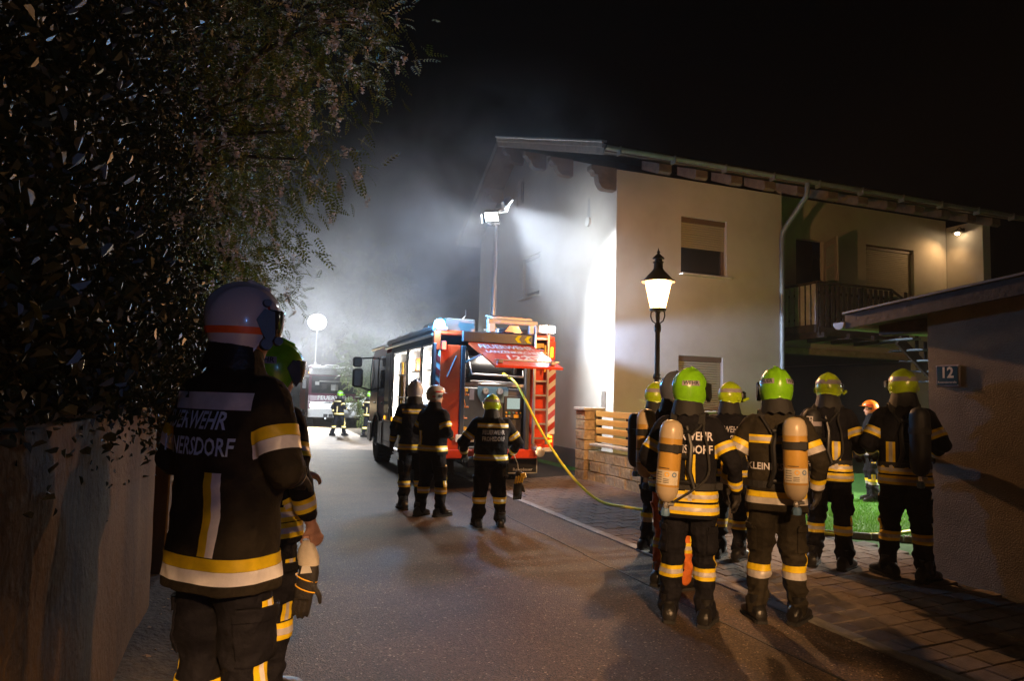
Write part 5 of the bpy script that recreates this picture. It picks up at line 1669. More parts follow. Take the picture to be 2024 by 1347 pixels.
    for (sh, el, wr), s in zip(armp, (-1, 1)):
        capsule(mb, sh + Vector((s * -.02, 0, -.01)) * S, el, .092 * S * bulk, .072 * S * bulk); d = (wr - el).normalized()
        capsule(mb, el, wr - d * .035 * S, .072 * S * bulk, .052 * S * bulk)
    JV, JF = remesh(mb.V, mb.F, voxel * 1.05, 3)
    JN = vnormals(JV, JF)
    arm_near = np.zeros(len(JV))
    for sh, el, wr in armp:
        de = np.linalg.norm(JV - np.array(el), axis=1); arm_near = np.maximum(arm_near, np.exp(-(de / .11) ** 2))
    a_ = .0105 + .014 * arm_near + .006 * np.exp(-((JV[:, 2] - 1.03 * S) / .08) ** 2)
    JV = JV + JN * (a_ * folds(JV, seed + 50, 24, 10, 1.8))[:, None]
    JN = vnormals(JV, JF)
    jk = mobj('jacket', mkquads('jacket', JV, JF, M[fabric], True), root)
    jsrc = (JV, JF, JN)
    # region masks
    def armmask(i, lo=0.0):
        sh, el, wr = armp[i]
        def dseg(P, a, b):
            a = np.array(a); b = np.array(b); ab = b - a
            t = np.clip(((P - a) @ ab) / (ab @ ab), 0, 1); return np.linalg.norm(P - a - t[:, None] * ab, axis=1)
        dd = np.minimum(dseg(JV, sh, el), dseg(JV, el, wr)) < .115 * S
        s = -1 if i == 0 else 1
        return dd & ((JV[:, 0] * s > .19 * S * bulk) | (JV[:, 1] > .17 * S))
    torso = np.ones(len(JV), bool)
    for i in (0, 1): torso &= ~(armmask(i) & (np.abs(JV[:, 0]) > .235 * S * bulk))
    torso &= (np.abs(JV[:, 0]) < .26 * S * bulk)
    Y, T = M['yellow_tape'], M[tape]
    def band(src, mask, o, ax, c, par, w=.075, extra=()):
        """one reflective band round a garment; yellow carrier with silver centre, or yellow over silver"""
        o = np.array(o); ax = np.array(ax, dtype=float); ax /= np.linalg.norm(ax); w = w * S
        if style == 'two':
            b = patch(src, [(o + ax * (c - .0), ax), (o + ax * (c + w * .55), -ax)] + list(extra), mask, .004, 'reflective_band', Y, par)
            patch(src, [(o + ax * (c - w * .6), ax), (o + ax * (c - .001), -ax)] + list(extra), mask, .004, 'reflective_band', T, par)
        else:
            b = patch(src, [(o + ax * (c - w / 2), ax), (o + ax * (c + w / 2), -ax)] + list(extra), mask, .004, 'reflective_band', Y, par)
            patch(src, [(o + ax * (c - w / 5.5), ax), (o + ax * (c + w / 5.5), -ax)] + list(extra), mask, .0065, 'reflective_band', T, par)
    def vband(src, mask, x0, x1, z0, z1, front, par, xs=None):
        sgn = 1 if front else -1
        pl = [((0, 0, z0 * S), (0, 0, 1)), ((0, 0, z1 * S), (0, 0, -1)), ((0, 0.0, 0), (0, sgn, 0))]
        w = (x1 - x0) * S; x0 *= S; x1 *= S
        if style == 'two':
            patch(src, pl + [((x0, 0, 0), (1, 0, 0)), (((x0 + x1) / 2, 0, 0), (-1, 0, 0))], mask, .004, 'reflective_band', Y, par)
            patch(src, pl + [(((x0 + x1) / 2, 0, 0), (1, 0, 0)), ((x1, 0, 0), (-1, 0, 0))], mask, .004, 'reflective_band', T, par)
        else:
            patch(src, pl + [((x0, 0, 0), (1, 0, 0)), ((x1, 0, 0), (-1, 0, 0))], mask, .004, 'reflective_band', Y, par)
            patch(src, pl + [((x0 + w * .3, 0, 0), (1, 0, 0)), ((x1 - w * .3, 0, 0), (-1, 0, 0))], mask, .0065, 'reflective_band', T, par)
    if bands:
        for z in opts.get('hem_bands', (hem + .09,)): band(jsrc, torso, (0, 0, 0), (0, 0, 1), z * S, jk)
        for i in (0, 1):
            sh, el, wr = armp[i]
            am = armmask(i)
            d1 = (el - sh).normalized(); d2 = (wr - el).normalized()
            s_ = -1 if i == 0 else 1
            band(jsrc, am, np.array(sh.lerp(el, .62)), np.array(-d1), 0, jk, extra=[((s_ * .205 * S * bulk, 0, 0), (s_, 0, 0))])
            fa = am & (((JV - np.array(el)) @ np.array(d2)) > -.02)
            s_ = -1 if i == 0 else 1
            cutp = [((s_ * .205 * S * bulk, 0, 0), (s_, 0, 0))]
            band(jsrc, fa, np.array(el.lerp(wr, .66)), np.array(-d2), 0, jk)
        for x in vstripes: vband(jsrc, torso, x - .035, x + .035, hem + .13, opts.get('vtop', 1.19), False, jk)
        if shoulder_band:
            zb_ = opts.get('sb_z', 1.395); xs_ = .20 * S * bulk; side = [((xs_, 0, 0), (-1, 0, 0)), ((-xs_, 0, 0), (1, 0, 0))]
            tors2 = np.abs(JV[:, 0]) < xs_ + .03
            patch(jsrc, [((0, 0, (zb_ - .03) * S), (0, 0, 1)), ((0, 0, (zb_ + .03) * S), (0, 0, -1)), ((0, -.0, 0), (0, -1, 0))] + side, tors2, .004, 'reflective_band', Y if not opts.get('sb_white') else M['bright_tape'], jk)
            if not opts.get('sb_white'): patch(jsrc, [((0, 0, (zb_ - .014) * S), (0, 0, 1)), ((0, 0, (zb_ + .014) * S), (0, 0, -1)), ((0, -.0, 0), (0, -1, 0))] + side, tors2, .0065, 'reflective_band', T, jk)
        for i, s in enumerate((-1, 1)):
            lm = (V[:, 0] * s > .0) & (V[:, 2] < .84 * S)
            band(bsrc, lm, (0, 0, 0), (0, 0, 1), .36 * S, body, .085)
            if leg_stripe:
                xm = abs(legs[i][1].x) / S
                lm2 = lm
                pl = [((0, 0, .41 * S), (0, 0, 1)), ((0, 0, .72 * S), (0, 0, -1)), ((s * (xm + .012) * S, 0, 0), (s, 0, 0)), ((0, legs[i][1].y + .035 * S, 0), (0, -1, 0)), ((0, legs[i][1].y - .035 * S, 0), (0, 1, 0))]
                patch(bsrc, pl, lm2, .004, 'reflective_band', Y, body)
                pl = pl[:3] + [((0, legs[i][1].y + .012 * S, 0), (0, -1, 0)), ((0, legs[i][1].y - .012 * S, 0), (0, 1, 0))]
                patch(bsrc, pl, lm2, .0065, 'reflective_band', T, body)
    for i, s in enumerate((-1, 1)):
        kx = abs(legs[i][1].x); lm = (V[:, 0] * s > 0) & (V[:, 2] < .84 * S)
        for z0_, z1_, dn_ in ((.50, .68, .010), (.655, .70, .018)):
            pk = patch(bsrc, [((0, 0, z0_ * S), (0, 0, 1)), ((0, 0, z1_ * S), (0, 0, -1)), ((s * (kx + .035 * S), 0, 0), (s, 0, 0)), ((0, .095 * S, 0), (0, -1, 0)), ((0, -.085 * S, 0), (0, 1, 0))], lm, dn_, 'pocket' if dn_ < .015 else 'pocket_flap', tf, body)
            if pk:
                sd = pk.modifiers.new('s', 'SOLIDIFY'); sd.thickness = dn_ * .9; sd.offset = -1
    if lines:
        bv = BVHTree.FromPolygons([tuple(v) for v in JV], [tuple(f) for f in JF])
        for (s, z, size, width, x0, shear) in lines:
            TV, TF = text_arrays(s, size, .02, shear)
            w = max(v.x for v in TV) - min(v.x for v in TV); k_ = width / w
            out = []
            for v in TV:
                x = (x0 + v.x * k_) * S; zz = (z + v.y) * S
                hit = bv.ray_cast(Vector((x, -1, zz)), Vector((0, 1, 0)))
                if hit[0] is None: hit = bv.find_nearest(Vector((x, -.15, zz)))
                out.append(hit[0] + Vector((0, -1, 0)) * .006 + hit[1] * .002)
            mobj('lettering', mkmesh('lettering', out, TF, M[text_mat]), jk)
    # boots
    for (hip, knee, ank), s in zip(legs, (-1, 1)):
        fyw = Matrix.Rotation(-R(foot_yaw) * s, 3, 'Z')
        mb = MB(); rings = []
        for y, hw, h_ in ((-.115, .02, .05), (-.105, .042, .085), (-.06, .050, .125), (0, .050, .135), (.05, .050, .115), (.10, .056, .085), (.15, .056, .07), (.185, .044, .055), (.20, .02, .035)):
            ring = []
            for k_ in range(16):
                t = 2 * math.pi * k_ / 16; c, q = math.cos(t), math.sin(t)
                zz = h_ / 2 + h_ / 2 * (abs(q) ** .75) * (1 if q >= 0 else -1)
                ring.append(fyw @ (Vector((hw * (abs(c) ** .7) * (1 if c >= 0 else -1), y, zz + .012)) * S) + Vector((ank.x, ank.y, 0)))
            rings.append(ring)
        eloft(mb, [r_[::-1] for r_ in rings])
        mb.cyl((ank.x, ank.y - .01, .08 * S), (ank.x, ank.y - .01, .19 * S), .058 * S, .060 * S, 16)
        bt = mb.build('boot', M[feet], root, True)
        mb = MB(); pts = []
        for y, hw in ((-.12, .035), (-.09, .05), (-.03, .046), (.04, .05), (.11, .06), (.17, .056), (.205, .03)):
            pts.append((y, hw))
        poly = [fyw @ (Vector((hw, y, 0)) * S) for y, hw in pts] + [fyw @ (Vector((-hw, y, 0)) * S) for y, hw in reversed(pts)]
        mb.prism([p + Vector((ank.x, ank.y, 0.0)) for p in poly], (0, 0, .024)); mb.build('sole', M['sole'], bt)
    if helmet:
        opts.setdefault('scale', S * .98)
        make_helmet(root, HP((0, .0, .035)), (-R(head_pitch), 0, hy), helmet, M[hcolor], opts)
    return dict(root=root, S=S, jsrc=jsrc, bsrc=bsrc, arms=armp, legs=legs, jacket=jk, body=body, bearing=bearing)

def air_set(P, label, x=0.0, tilt=0.0, kind='tank', group='breathing apparatus worn on the back', zc=1.20, text=None, h=.50, r_=.082):
    """compressed-air set on a wearer's back, as a thing of its own placed at the wearer's back"""
    S = P['S']; rt = P['root']
    rz_ = rt.rotation_euler.z
    off = Matrix.Rotation(rz_, 3, 'Z') @ Vector((x * S, -.27 * S, zc * S))
    t = empty('breathing_apparatus', rt.location + off, rz_, label, 'air tank', group)
    cyl_m = M['tank'] if kind == 'tank' else M['tank_black']
    rm = Matrix.Rotation(tilt, 3, 'Y')
    def Q(p): return rm @ (Vector(p) * S)
    mb = MB()
    prof = [(.015, -h / 2 - .055), (.03, -h / 2 - .05), (.055, -h / 2 - .03), (.074, -h / 2 + .01), (r_, -h / 2 + .06), (r_, h / 2 - .07), (r_ * .95, h / 2 - .03), (r_ * .78, h / 2 + .005), (r_ * .45, h / 2 + .025), (.004, h / 2 + .03)]
    mb.lathe([(a * S, b * S) for a, b in prof], 28, (0, 0, 0), rm)
    cyl = mb.build('cylinder', cyl_m, t, True)
    if kind == 'tank':
        mb = MB(); e_ = .0012
        mb.lathe([((a + e_) * S, b * S) for a, b in prof[1:5]], 28, (0, 0, 0), rm); mb.build('cream_end', M['tank_cream'], cyl, True)
        mb = MB(); mb.lathe([((a + e_) * S, b * S) for a, b in ((r_, h / 2 - .10), (r_, h / 2 - .07), (r_ * .95, h / 2 - .03), (r_ * .78, h / 2 + .005), (r_ * .45, h / 2 + .025))], 28, (0, 0, 0), rm); mb.build('cream_end', M['tank_cream'], cyl, True)
        # paper labels wrapped on the lower part
        VV = []; n = 10
        for i in range(n + 1):
            a = R(270 - 62 + 124 * i / n)
            for z in (-h / 2 + .075, -h / 2 + .175): VV.append(Q(((r_ + .002) * math.cos(a), (r_ + .002) * math.sin(a), z)))
        mobj('label_print', mkmesh('label_print', VV, [(i * 2, i * 2 + 2, i * 2 + 3, i * 2 + 1) for i in range(n)], M['paper'], True), cyl)
        def mark(a0, z0, w, hh, mtl):
            VV = []; 
            for i in range(4):
                a = R(270) + (a0 + w * (i / 3 - .5)) / r_
                for z in (z0 - hh / 2, z0 + hh / 2): VV.append(Q(((r_ + .0035) * math.cos(a), (r_ + .0035) * math.sin(a), z)))
            return VV, [(i * 2, i * 2 + 2, i * 2 + 3, i * 2 + 1) for i in range(3)]
        mb = MB()
        for q in range(5): mb.add(*mark(-.052, -h / 2 + .09 + q * .017, .045, .004, None))
        for q in range(3): mb.add(*mark(.0, -h / 2 + .09 + q * .012, .04, .004, None))
        mb.add(*mark(-.02, -h / 2 + .19, .075, .005, None))
        mb.build('print_lines', M['dark_print'], cyl)
        for a0, mm_ in ((.005, 'yellow_label'), (.055, 'valve_blue')):
            mb = MB()
            VV = []
            for q in range(18):
                for rr in (.010, .017):
                    ang = 2 * math.pi * q / 18; a = R(270) + (a0 + rr * math.cos(ang)) / r_
                    VV.append(Q(((r_ + .004) * math.cos(a), (r_ + .004) * math.sin(a), -h / 2 + .148 + rr * math.sin(ang))))
            mb.add(VV, [(q * 2, q * 2 + 1, ((q + 1) % 18) * 2 + 1, ((q + 1) % 18) * 2) for q in range(18)])
            mb.build('round_mark', M[mm_], cyl)
    if text:
        TV, TF = text_arrays(text, .075, .02)
        w = max(v.x for v in TV) - min(v.x for v in TV); k_ = .46 / w
        VV = [Q(((r_ + .004) * math.cos(R(270) + v.y / r_), (r_ + .004) * math.sin(R(270) + v.y / r_), -v.x * k_ - .02)) for v in TV]
        mobj('lettering', mkmesh('lettering', VV, TF, M['back_print']), cyl)
        mb = MB(); mb.lathe([((r_ + .003) * S, (h / 2 - .13) * S), ((r_ + .003) * S, (h / 2 - .09) * S)], 24, (0, 0, 0), rm); mb.build('reflective_ring', M['helmet_band'], cyl, True)
    # strap round the cylinder
    mb = MB(); zs = h / 2 - .17
    mb.lathe([((r_ + .004) * S, (zs - .028) * S), ((r_ + .006) * S, (zs - .026) * S), ((r_ + .006) * S, (zs + .026) * S), ((r_ + .004) * S, (zs + .028) * S)], 24, (0, 0, 0), rm); mb.box(Q((.05, -r_ * .86, zs)), (.05 * S, .02, .062 * S), rm, bev=.005); mb.build('cylinder_strap', M['webbing'], t, True)
    # valve and knob
    mb = MB(); zv = -h / 2 - .05
    mb.cyl(Q((0, 0, zv + .01)), Q((0, 0, zv - .045)), .017 * S, n=12); mb.cyl(Q((0, 0, zv - .02)), Q((.05, .03, zv - .02)), .012 * S, n=10); mb.lathe([(.019 * S, (zv - .04) * S), (.021 * S, (zv - .03) * S), (.019 * S, (zv - .02) * S)], 6, (0, 0, 0), rm)
    mb.build('valve', M['silver'], t, True)
    mb = MB(); mb.lathe([(.012 * S, (zv - .105) * S), (.03 * S, (zv - .10) * S), (.034 * S, (zv - .075) * S), (.026 * S, (zv - .05) * S), (.014 * S, (zv - .045) * S)], 8, (0, 0, 0), rm); mb.build('valve_knob', M['valve_blue'], t, True)
    # carrying plate with side rails, waist belt and shoulder straps following the jacket
    JV, JF, JN = P['jsrc']
    bv = BVHTree.FromPolygons([tuple(v) for v in JV], [tuple(f) for f in JF])
    base = Vector((x * S, -.27 * S, zc * S))
    def back(xx, zz, off=.012):
        hit = bv.ray_cast(Vector((xx * S, -1, zz * S)), Vector((0, 1, 0)))
        p = hit[0] if hit[0] is not None else Vector((xx * S, -.15 * S, zz * S))
        return p - Vector((0, off, 0)) - base
    mb = MB()
    for s in (-1, 1):
        mb.tube([back(x * .5 + s * .05, 1.42, .02), back(x * .5 + s * .085, 1.28, .03), back(x * .5 + s * .075, 1.1, .03), back(x * .5 + s * .11, .98, .02)], [.016, .022, .022, .018], 8)
    for z in (1.38, 1.2, 1.02): mb.tube([back(x * .5 - .09, z, .025), back(x * .5 + .09, z, .025)], .02, 8)
    mb.build('backplate', M['black'], t, True)
    mb = MB()
    ctr = Vector((0, 0, .99 * S)); ring = []
    for k_ in range(33):
        a = R(270) + 2 * math.pi * k_ / 32; d = Vector((math.cos(a), math.sin(a), 0))
        hit = bv.ray_cast(Vector((0, 0, .99 * S)) + d * 1.0, -d)
        # skip forearms hanging beside the waist
        rr = min((hit[0] - ctr).length, .235 * S) if hit[0] is not None else .2 * S
        ring.append((rr, a))
    for k_ in range(32):
        (r0_, a0), (r1_, a1) = ring[k_], ring[k_ + 1]
        q = []
        for rr, a in ((r0_, a0), (r1_, a1)):
            for dz in (-.025, .025): q.append(Vector((math.cos(a) * (rr + .01), math.sin(a) * (rr + .01), (.99 + dz) * S)) - base)
        mb.add(q, [(0, 2, 3, 1)])
    mb.build('waist_belt', M['webbing'], t)
    for s in (-1, 1):
        pts = [back(s * .06 + x * .3, 1.36, .012)]
        for a in np.linspace(0, 1, 7):
            y = -.10 + .26 * a
            hit = bv.ray_cast(Vector((s * (.10 + .02 * a) * S, y * S, 2.2 * S)), Vector((0, 0, -1)))
            z = hit[0].z if hit[0] is not None and hit[0].z < 1.62 * S else 1.45 * S
            if a == 1: z = 1.3 * S
            pts.append(Vector((s * (.10 + .02 * a) * S, y * S, z + .012)) - base)
        mb = MB()
        for i in range(len(pts) - 1): mb.bar(pts[i], pts[i + 1], .05, .014, bev=.004)
        mb.build('shoulder_strap', M['webbing'], t)
    mb = MB(); mb.tube(catmull([Q((.03, .04, zv - .02)), back(.14, 1.05, .03), back(.15, 1.25, .025), back(.12, 1.40, .025), Vector((.12 * S, .02, 1.49 * S)) - base, Vector((.10 * S, .16, 1.42 * S)) - base], 6), .010, 8); mb.build('air_hose', M['rubber'], t, True)
    return t
# ================================================================== the crews
PPL = {}
def mk(key, *a, **k_): PPL[key] = person(*a, **k_); return PPL[key]

mk('p1', (-.06, 3.02, .115), 47, 1.97, 'tall onlooker in long coat and white helmet with orange stripe beside the old wall', helmet='jet', hcolor='white_helmet', head_yaw=34, bulk=.95,
   arms=('front', 'front'), style='two', tape='bright_tape', lines=[('FEUERWEHR', 1.335, .085, .34, -.05, .25), ('KLEINERSDORF', 1.245, .085, .40, -.05, .25)], text_mat='blue_print',
   voxel=.0105, hem=.75, opts=dict(stripe=True, sb_white=True, sb_z=1.405, hem_bands=(.835,), vtop=1.16, curtain_mat=M['leather'], scale=1.0), vstripes=(.075,), seed=11, fabric='fabric_brown', trousers='fabric', stance=.13)
mk('p2', (.11, 4.2, .03), 56, 1.90, 'helper in lime green helmet marked WEHR half hidden behind the white-helmeted onlooker', helmet='jet', hcolor='lime', head_yaw=22, arms=('front', 'down'),
   lines=[('FEUERWEHR', 1.34, .08, .34, 0, 0), ('FROHSDORF', 1.25, .08, .34, 0, 0)], gloves=False, opts=dict(wehr=True, hem_bands=(.87, .95)), seed=12)
mk('p5', (2.46, 9.70, 0), 58, 1.80, 'officer in white peaked helmet with red markings, in profile beside the engine', helmet='open', hcolor='white_helmet', head_yaw=24, arms=('front', 'front'),
   gloves=False, seed=15, voxel=.013, vstripes=(-.11,), shoulder_band=False, step=.08, opts=dict(curtain=False), tape='bright_tape', hem=.86)
mk('p6', (2.33, 10.35, 0), 0, 1.86, 'figure in plain pale helmet standing in the shadow against the lit lockers', helmet='jet', hcolor='white_helmet', arms=('down', 'bent'), seed=16, voxel=.014, vstripes=())
mk('p7', (3.02, 8.80, 0), 8, 1.69, 'stocky pump operator at the open tailgate, FEUERWEHR FROHSDORF on the back', helmet='fire', hcolor='yellow', arms=(((.36, .02, 1.16), (.30, .26, .98)), ((.36, .02, 1.16), (.30, .22, .97))),
   lines=[('FEUERWEHR', 1.305, .085, .31, 0, 0), ('FROHSDORF', 1.215, .085, .31, 0, 0)], voxel=.012, seed=17, bulk=1.10, vstripes=(), tape='bright_tape', hem=.87, stance=.15, leg_stripe=False, opts=dict(sb_z=1.40))
mk('p8', (3.27, 4.72, 0), 42, 1.91, 'nearest firefighter of the group, in green helmet marked WEHR', helmet='jet', hcolor='lime', head_yaw=34, arms=(((.33, -.02, 1.18), (.26, .20, 1.02)), ((.34, -.07, 1.17), (.35, .08, .94))), lean=.02,
   lines=[('FEUERWEHR', 1.35, .085, .36, .0, 0), ('FROHSDORF', 1.255, .085, .36, .0, 0)], text_kw=None, voxel=.0095, bulk=.95, seed=18, vstripes=(.03,), shoulder_band=False, opts=dict(wehr=True, hem_bands=(.83, .92), vtop=1.22), hem=.76, stance=.14, feet='leather')
air_set(PPL['p8'], 'ochre air cylinder with paper label on the back of the nearest green-helmeted firefighter', x=-.10, tilt=.07, zc=1.19)
mk('p12', (3.98, 4.55, 0), 40, 1.94, 'firefighter in green helmet and khaki coat with wide yellow and silver bands', helmet='jet', hcolor='lime', head_yaw=-12, head_pitch=4, arms=(((.33, -.05, 1.17), (.37, .05, .94)), ((.31, -.03, 1.17), (.30, .10, .94))), lean=-.015,
   style='two', fabric='fabric_brown', lines=[('KLEINERSDORF', 1.12, .07, .40, 0, 0)], voxel=.0095, bulk=.95, seed=19, vstripes=(), opts=dict(wehr=True, hem_bands=(.90,), sb_z=1.32), shoulder_band=True, hem=.80, stance=.15, step=.03, foot_yaw=22)
air_set(PPL['p12'], 'ochre air cylinder with blue valve on the back of the khaki-coated firefighter', x=.12, tilt=-.02, zc=1.21)
mk('p9', (3.72, 5.62, 0), 70, 1.92, 'firefighter in blue-grey helmet and orange leggings, behind the nearest green helmet', helmet='jet', hcolor='grey_helmet', head_yaw=10, arms=('bent', 'bent'), bulk=.95, seed=20, trousers='orange_fabric', voxel=.012, vstripes=(), bands=True)
air_set(PPL['p9'], 'ochre air cylinder mostly hidden behind the nearest firefighter, on the wearer of the grey helmet', x=-.08, zc=1.24)
mk('p10', (4.36, 6.95, 0), 82, 1.87, 'firefighter in yellow helmet at the kerb side of the group carrying a black cylinder', helmet='fire', hcolor='yellow', head_yaw=4, arms=('bent', 'bent'), bulk=.95, seed=21, style='two', voxel=.012, vstripes=())
air_set(PPL['p10'], 'black covered air cylinder standing out in front of the slat fence', x=.0, zc=1.22, kind='black')
mk('p11', (4.93, 6.36, gz(4.93)), 60, 1.86, 'firefighter in yellow helmet between the two green ones, coat lettered FEUERWEHR FROHSDORF', helmet='fire', hcolor='yellow', head_yaw=18, arms=('bent', 'hip'),
   lines=[('FEUERWEHR', 1.34, .085, .36, .0, 0), ('FROHSDORF', 1.25, .085, .36, .0, 0)], bulk=.95, seed=22, voxel=.012, shoulder_band=False)
mk('p13', (5.62, 5.66, gz(5.62)), 58, 1.94, 'firefighter in yellow helmet with a lettered black cylinder, in front of the dark gateway', helmet='fire', hcolor='yellow', head_yaw=-4, arms=('down', 'bent'), bulk=.95, seed=23, voxel=.012, shoulder_band=False, vstripes=(.1,), opts=dict(hem_bands=(.86, .95)), stance=.15)
air_set(PPL['p13'], 'black cylinder cover lettered FF FROHSDORF on the firefighter before the dark gateway', x=-.08, zc=1.21, kind='black', text='FF FROHSDORF')
mk('p14', (5.96, 5.05, gz(5.96)), 44, 1.96, 'firefighter in yellow helmet beside the house number wall, one boot turned to the road', helmet='fire', hcolor='yellow', head_yaw=-18, arms=('bent', 'bent'), bulk=.95, seed=24, voxel=.012, shoulder_band=False, style='triple', vstripes=(-.12,), opts=dict(hem_bands=(.86, .95)), stance=.15, step=-.05, foot_yaw=35)
air_set(PPL['p14'], 'black covered air cylinder on the back of the firefighter beside the house number', x=.09, zc=1.22, kind='black')
mk('p15', (10.0, 9.1, .1), -55, 1.68, 'distant worker in orange helmet standing on the lit lawn behind the gateway', helmet='open', hcolor='orange_helmet', arms=('front', 'front'), seed=25, voxel=.016, style='two', opts=dict(curtain=False), vstripes=(-.1, .1))
mk('p3', (3.30, 28.0, 0), 55, 1.72, 'walking firefighter with green helmet in front of the distant engine', helmet='fire', hcolor='lime', arms=('swing', 'bent'), seed=26, voxel=.018, step=.22, vstripes=(.05,), tape='bright_tape')
mk('p4', (4.33, 27.2, 0), 60, 1.72, 'walking firefighter with green helmet partly hidden by the mirror of the near engine', helmet='fire', hcolor='lime', arms=('bent', 'bent'), seed=27, voxel=.018, step=.15, vstripes=(.05,), tape='bright_tape')

# gloves clipped to the pump operator's belt
P = PPL['p7']
gv = empty('work_gloves', Vector((3.02, 8.80, 0)) + Vector((.36, -.10, .58)), R(-8), 'pair of black and yellow work gloves clipped at the hip of the pump operator', 'gloves')
mb = MB(); capsule(mb, (0, 0, .02), (.01, 0, .10), .05, .055); capsule(mb, (0, .01, 0), (-.01, 0, -.12), .055, .06)
for i in range(4): capsule(mb, (-.045 + i * .028, 0, -.12), (-.055 + i * .032, .01 * i, -.22), .02, .017, 8)
capsule(mb, (.05, -.02, -.05), (.075, -.03, -.12), .02, .016, 8)
V, F = remesh(mb.V, mb.F, .008, 2); mobj('glove', mkquads('glove', V, F, M['glove'], True), gv)
mb = MB()
for i in range(4):
    a = -.05 + i * .032; mb.box((a, -.055, .03 + .005 * i), (.022, .03, .10), Matrix.Rotation(.25, 3, 'Y'), bev=.006)
mb.box((.055, -.04, .085), (.075, .045, .075), Matrix.Rotation(-.3, 3, 'Y'), bev=.012)
mb.build('yellow_cuff', M['yellow_label'], gv)
mb = MB(); mb.tube([(.0, 0, .14), (-.01, .03, .24), (-.06, .08, .36)], .007, 6); mb.build('clip_strap', M['silver'], gv, True)
# glove held below the second onlooker's hand
P = PPL['p2']; wr_ = P['root'].matrix_basis @ (P['arms'][1][2] + Vector((-.02, .02, -.34)))
hg = empty('spare_glove', wr_, R(-30), 'black glove with tan cuff and yellow trim hanging beside the half-hidden onlooker in green helmet', 'glove')
mb = MB(); eloft(mb, [ering(z, a_, b_, c_, 0, 18) for z, a_, b_, c_ in ((.10, .052, .035, .005), (.05, .056, .038, .008), (0, .058, .036, 0), (-.05, .056, .030, -.01), (-.09, .050, .026, -.018))])
for i in range(4): capsule(mb, (-.055 + i * .026, 0, -.085), (-.075 + i * .028, .012, -.15 - .014 * (i in (1, 2))), .0145, .012, 8); capsule(mb, (-.075 + i * .028, .012, -.15 - .014 * (i in (1, 2))), (-.085 + i * .026, .035, -.19 - .012 * (i in (1, 2))), .012, .010, 8)
capsule(mb, (.045, -.01, -.02), (.072, .005, -.07), .017, .014, 8); capsule(mb, (.072, .005, -.07), (.07, .02, -.11), .014, .011, 8)
V, F = remesh(mb.V, mb.F, .006, 2); mobj('glove', mkquads('glove', V, F, M['glove'], True), hg)
mb = MB(); eloft(mb, [ering(z, a_, b_, c_, 0, 18) for z, a_, b_, c_ in ((.09, .056, .039, .005), (.13, .060, .040, .0), (.17, .050, .034, -.006), (.21, .030, .022, -.010), (.222, .012, .010, -.011))])
mb.build('tan_cuff', M['paper'], hg, True)
for z in (.02, -.035):
    mb = MB(); mb.tube([(.060 * math.cos(t) - .004, .038 * math.sin(t), z - .018 * math.cos(t)) for t in np.linspace(0, 2 * math.pi, 20)], .0035, 6); mb.build('yellow_trim', M['yellow_label'], hg, True)
mb = MB(); mb.prism([(-.02, -.0415, .05), (.045, -.0415, .06), (.03, -.0415, .095), (-.012, -.0415, .09)], (0, -.004, 0)); mb.build('badge', M['chev_white'], hg)
# a small pale fitting on the pavement by the fence
vb = empty('hose_nozzle', (5.95, 8.9, gz(5.95) + .035), R(70), 'small pale nozzle lying on the pavement below the stone fence', 'nozzle')
mb = MB(); mb.lathe([(.02, -.14), (.022, -.05), (.032, -.04), (.034, .05), (.028, .06), (.03, .14), (.02, .145)], 14, (0, 0, 0), Matrix.Rotation(R(90), 3, 'Y')); mb.build('body', M['silver'], vb, True)
# ================================================================== vegetation
def sprig_template(n_pairs, L_, lw, ll, droop=.25):
    """pinnate sprig: leaflets in pairs along a stalk; each leaflet a folded quad"""
    Q = []
    def leaflet(base, d, nrm, ll_, lw_):
        d = d / np.linalg.norm(d); s = np.cross(d, nrm); s /= np.linalg.norm(s)
        Q.append([base, base + d * ll_ * .5 + s * lw_ * .5 + nrm * .004, base + d * ll_ - nrm * ll_ * .12, base + d * ll_ * .5 - s * lw_ * .5 + nrm * .004])
    for i in range(n_pairs):
        t = (i + .5) / n_pairs; base = np.array([0, t * L_, -droop * L_ * t * t])
        k_ = ll * (.75 + .5 * math.sin(math.pi * (.15 + .8 * t)))
        for s in (-1, 1): leaflet(base, np.array([s * .9, .35, -.15]), np.array([0, .1, 1.0]), k_, lw)
    leaflet(np.array([0, L_, -droop * L_]), np.array([0, 1, -.4]), np.array([0, .3, 1.0]), ll, lw)
    return np.array(Q)

def scatter(template, pos, out_dir, scale, rg, tilt=.5):
    """place a template at each position, pointing roughly outwards"""
    n = len(pos)
    d = out_dir + rg.normal(0, tilt, (n, 3)); d /= np.linalg.norm(d, axis=1, keepdims=True)
    up = np.tile([0, 0, 1.0], (n, 1)) + rg.normal(0, .35, (n, 3))
    s = np.cross(d, up); s /= np.linalg.norm(s, axis=1, keepdims=True); u = np.cross(s, d)
    Mx = np.stack([s, d, u], -1) * scale[:, None, None]
    q = template.reshape(-1, 3)
    return (np.einsum('nij,kj->nki', Mx, q) + pos[:, None, :]).reshape(-1, 3)

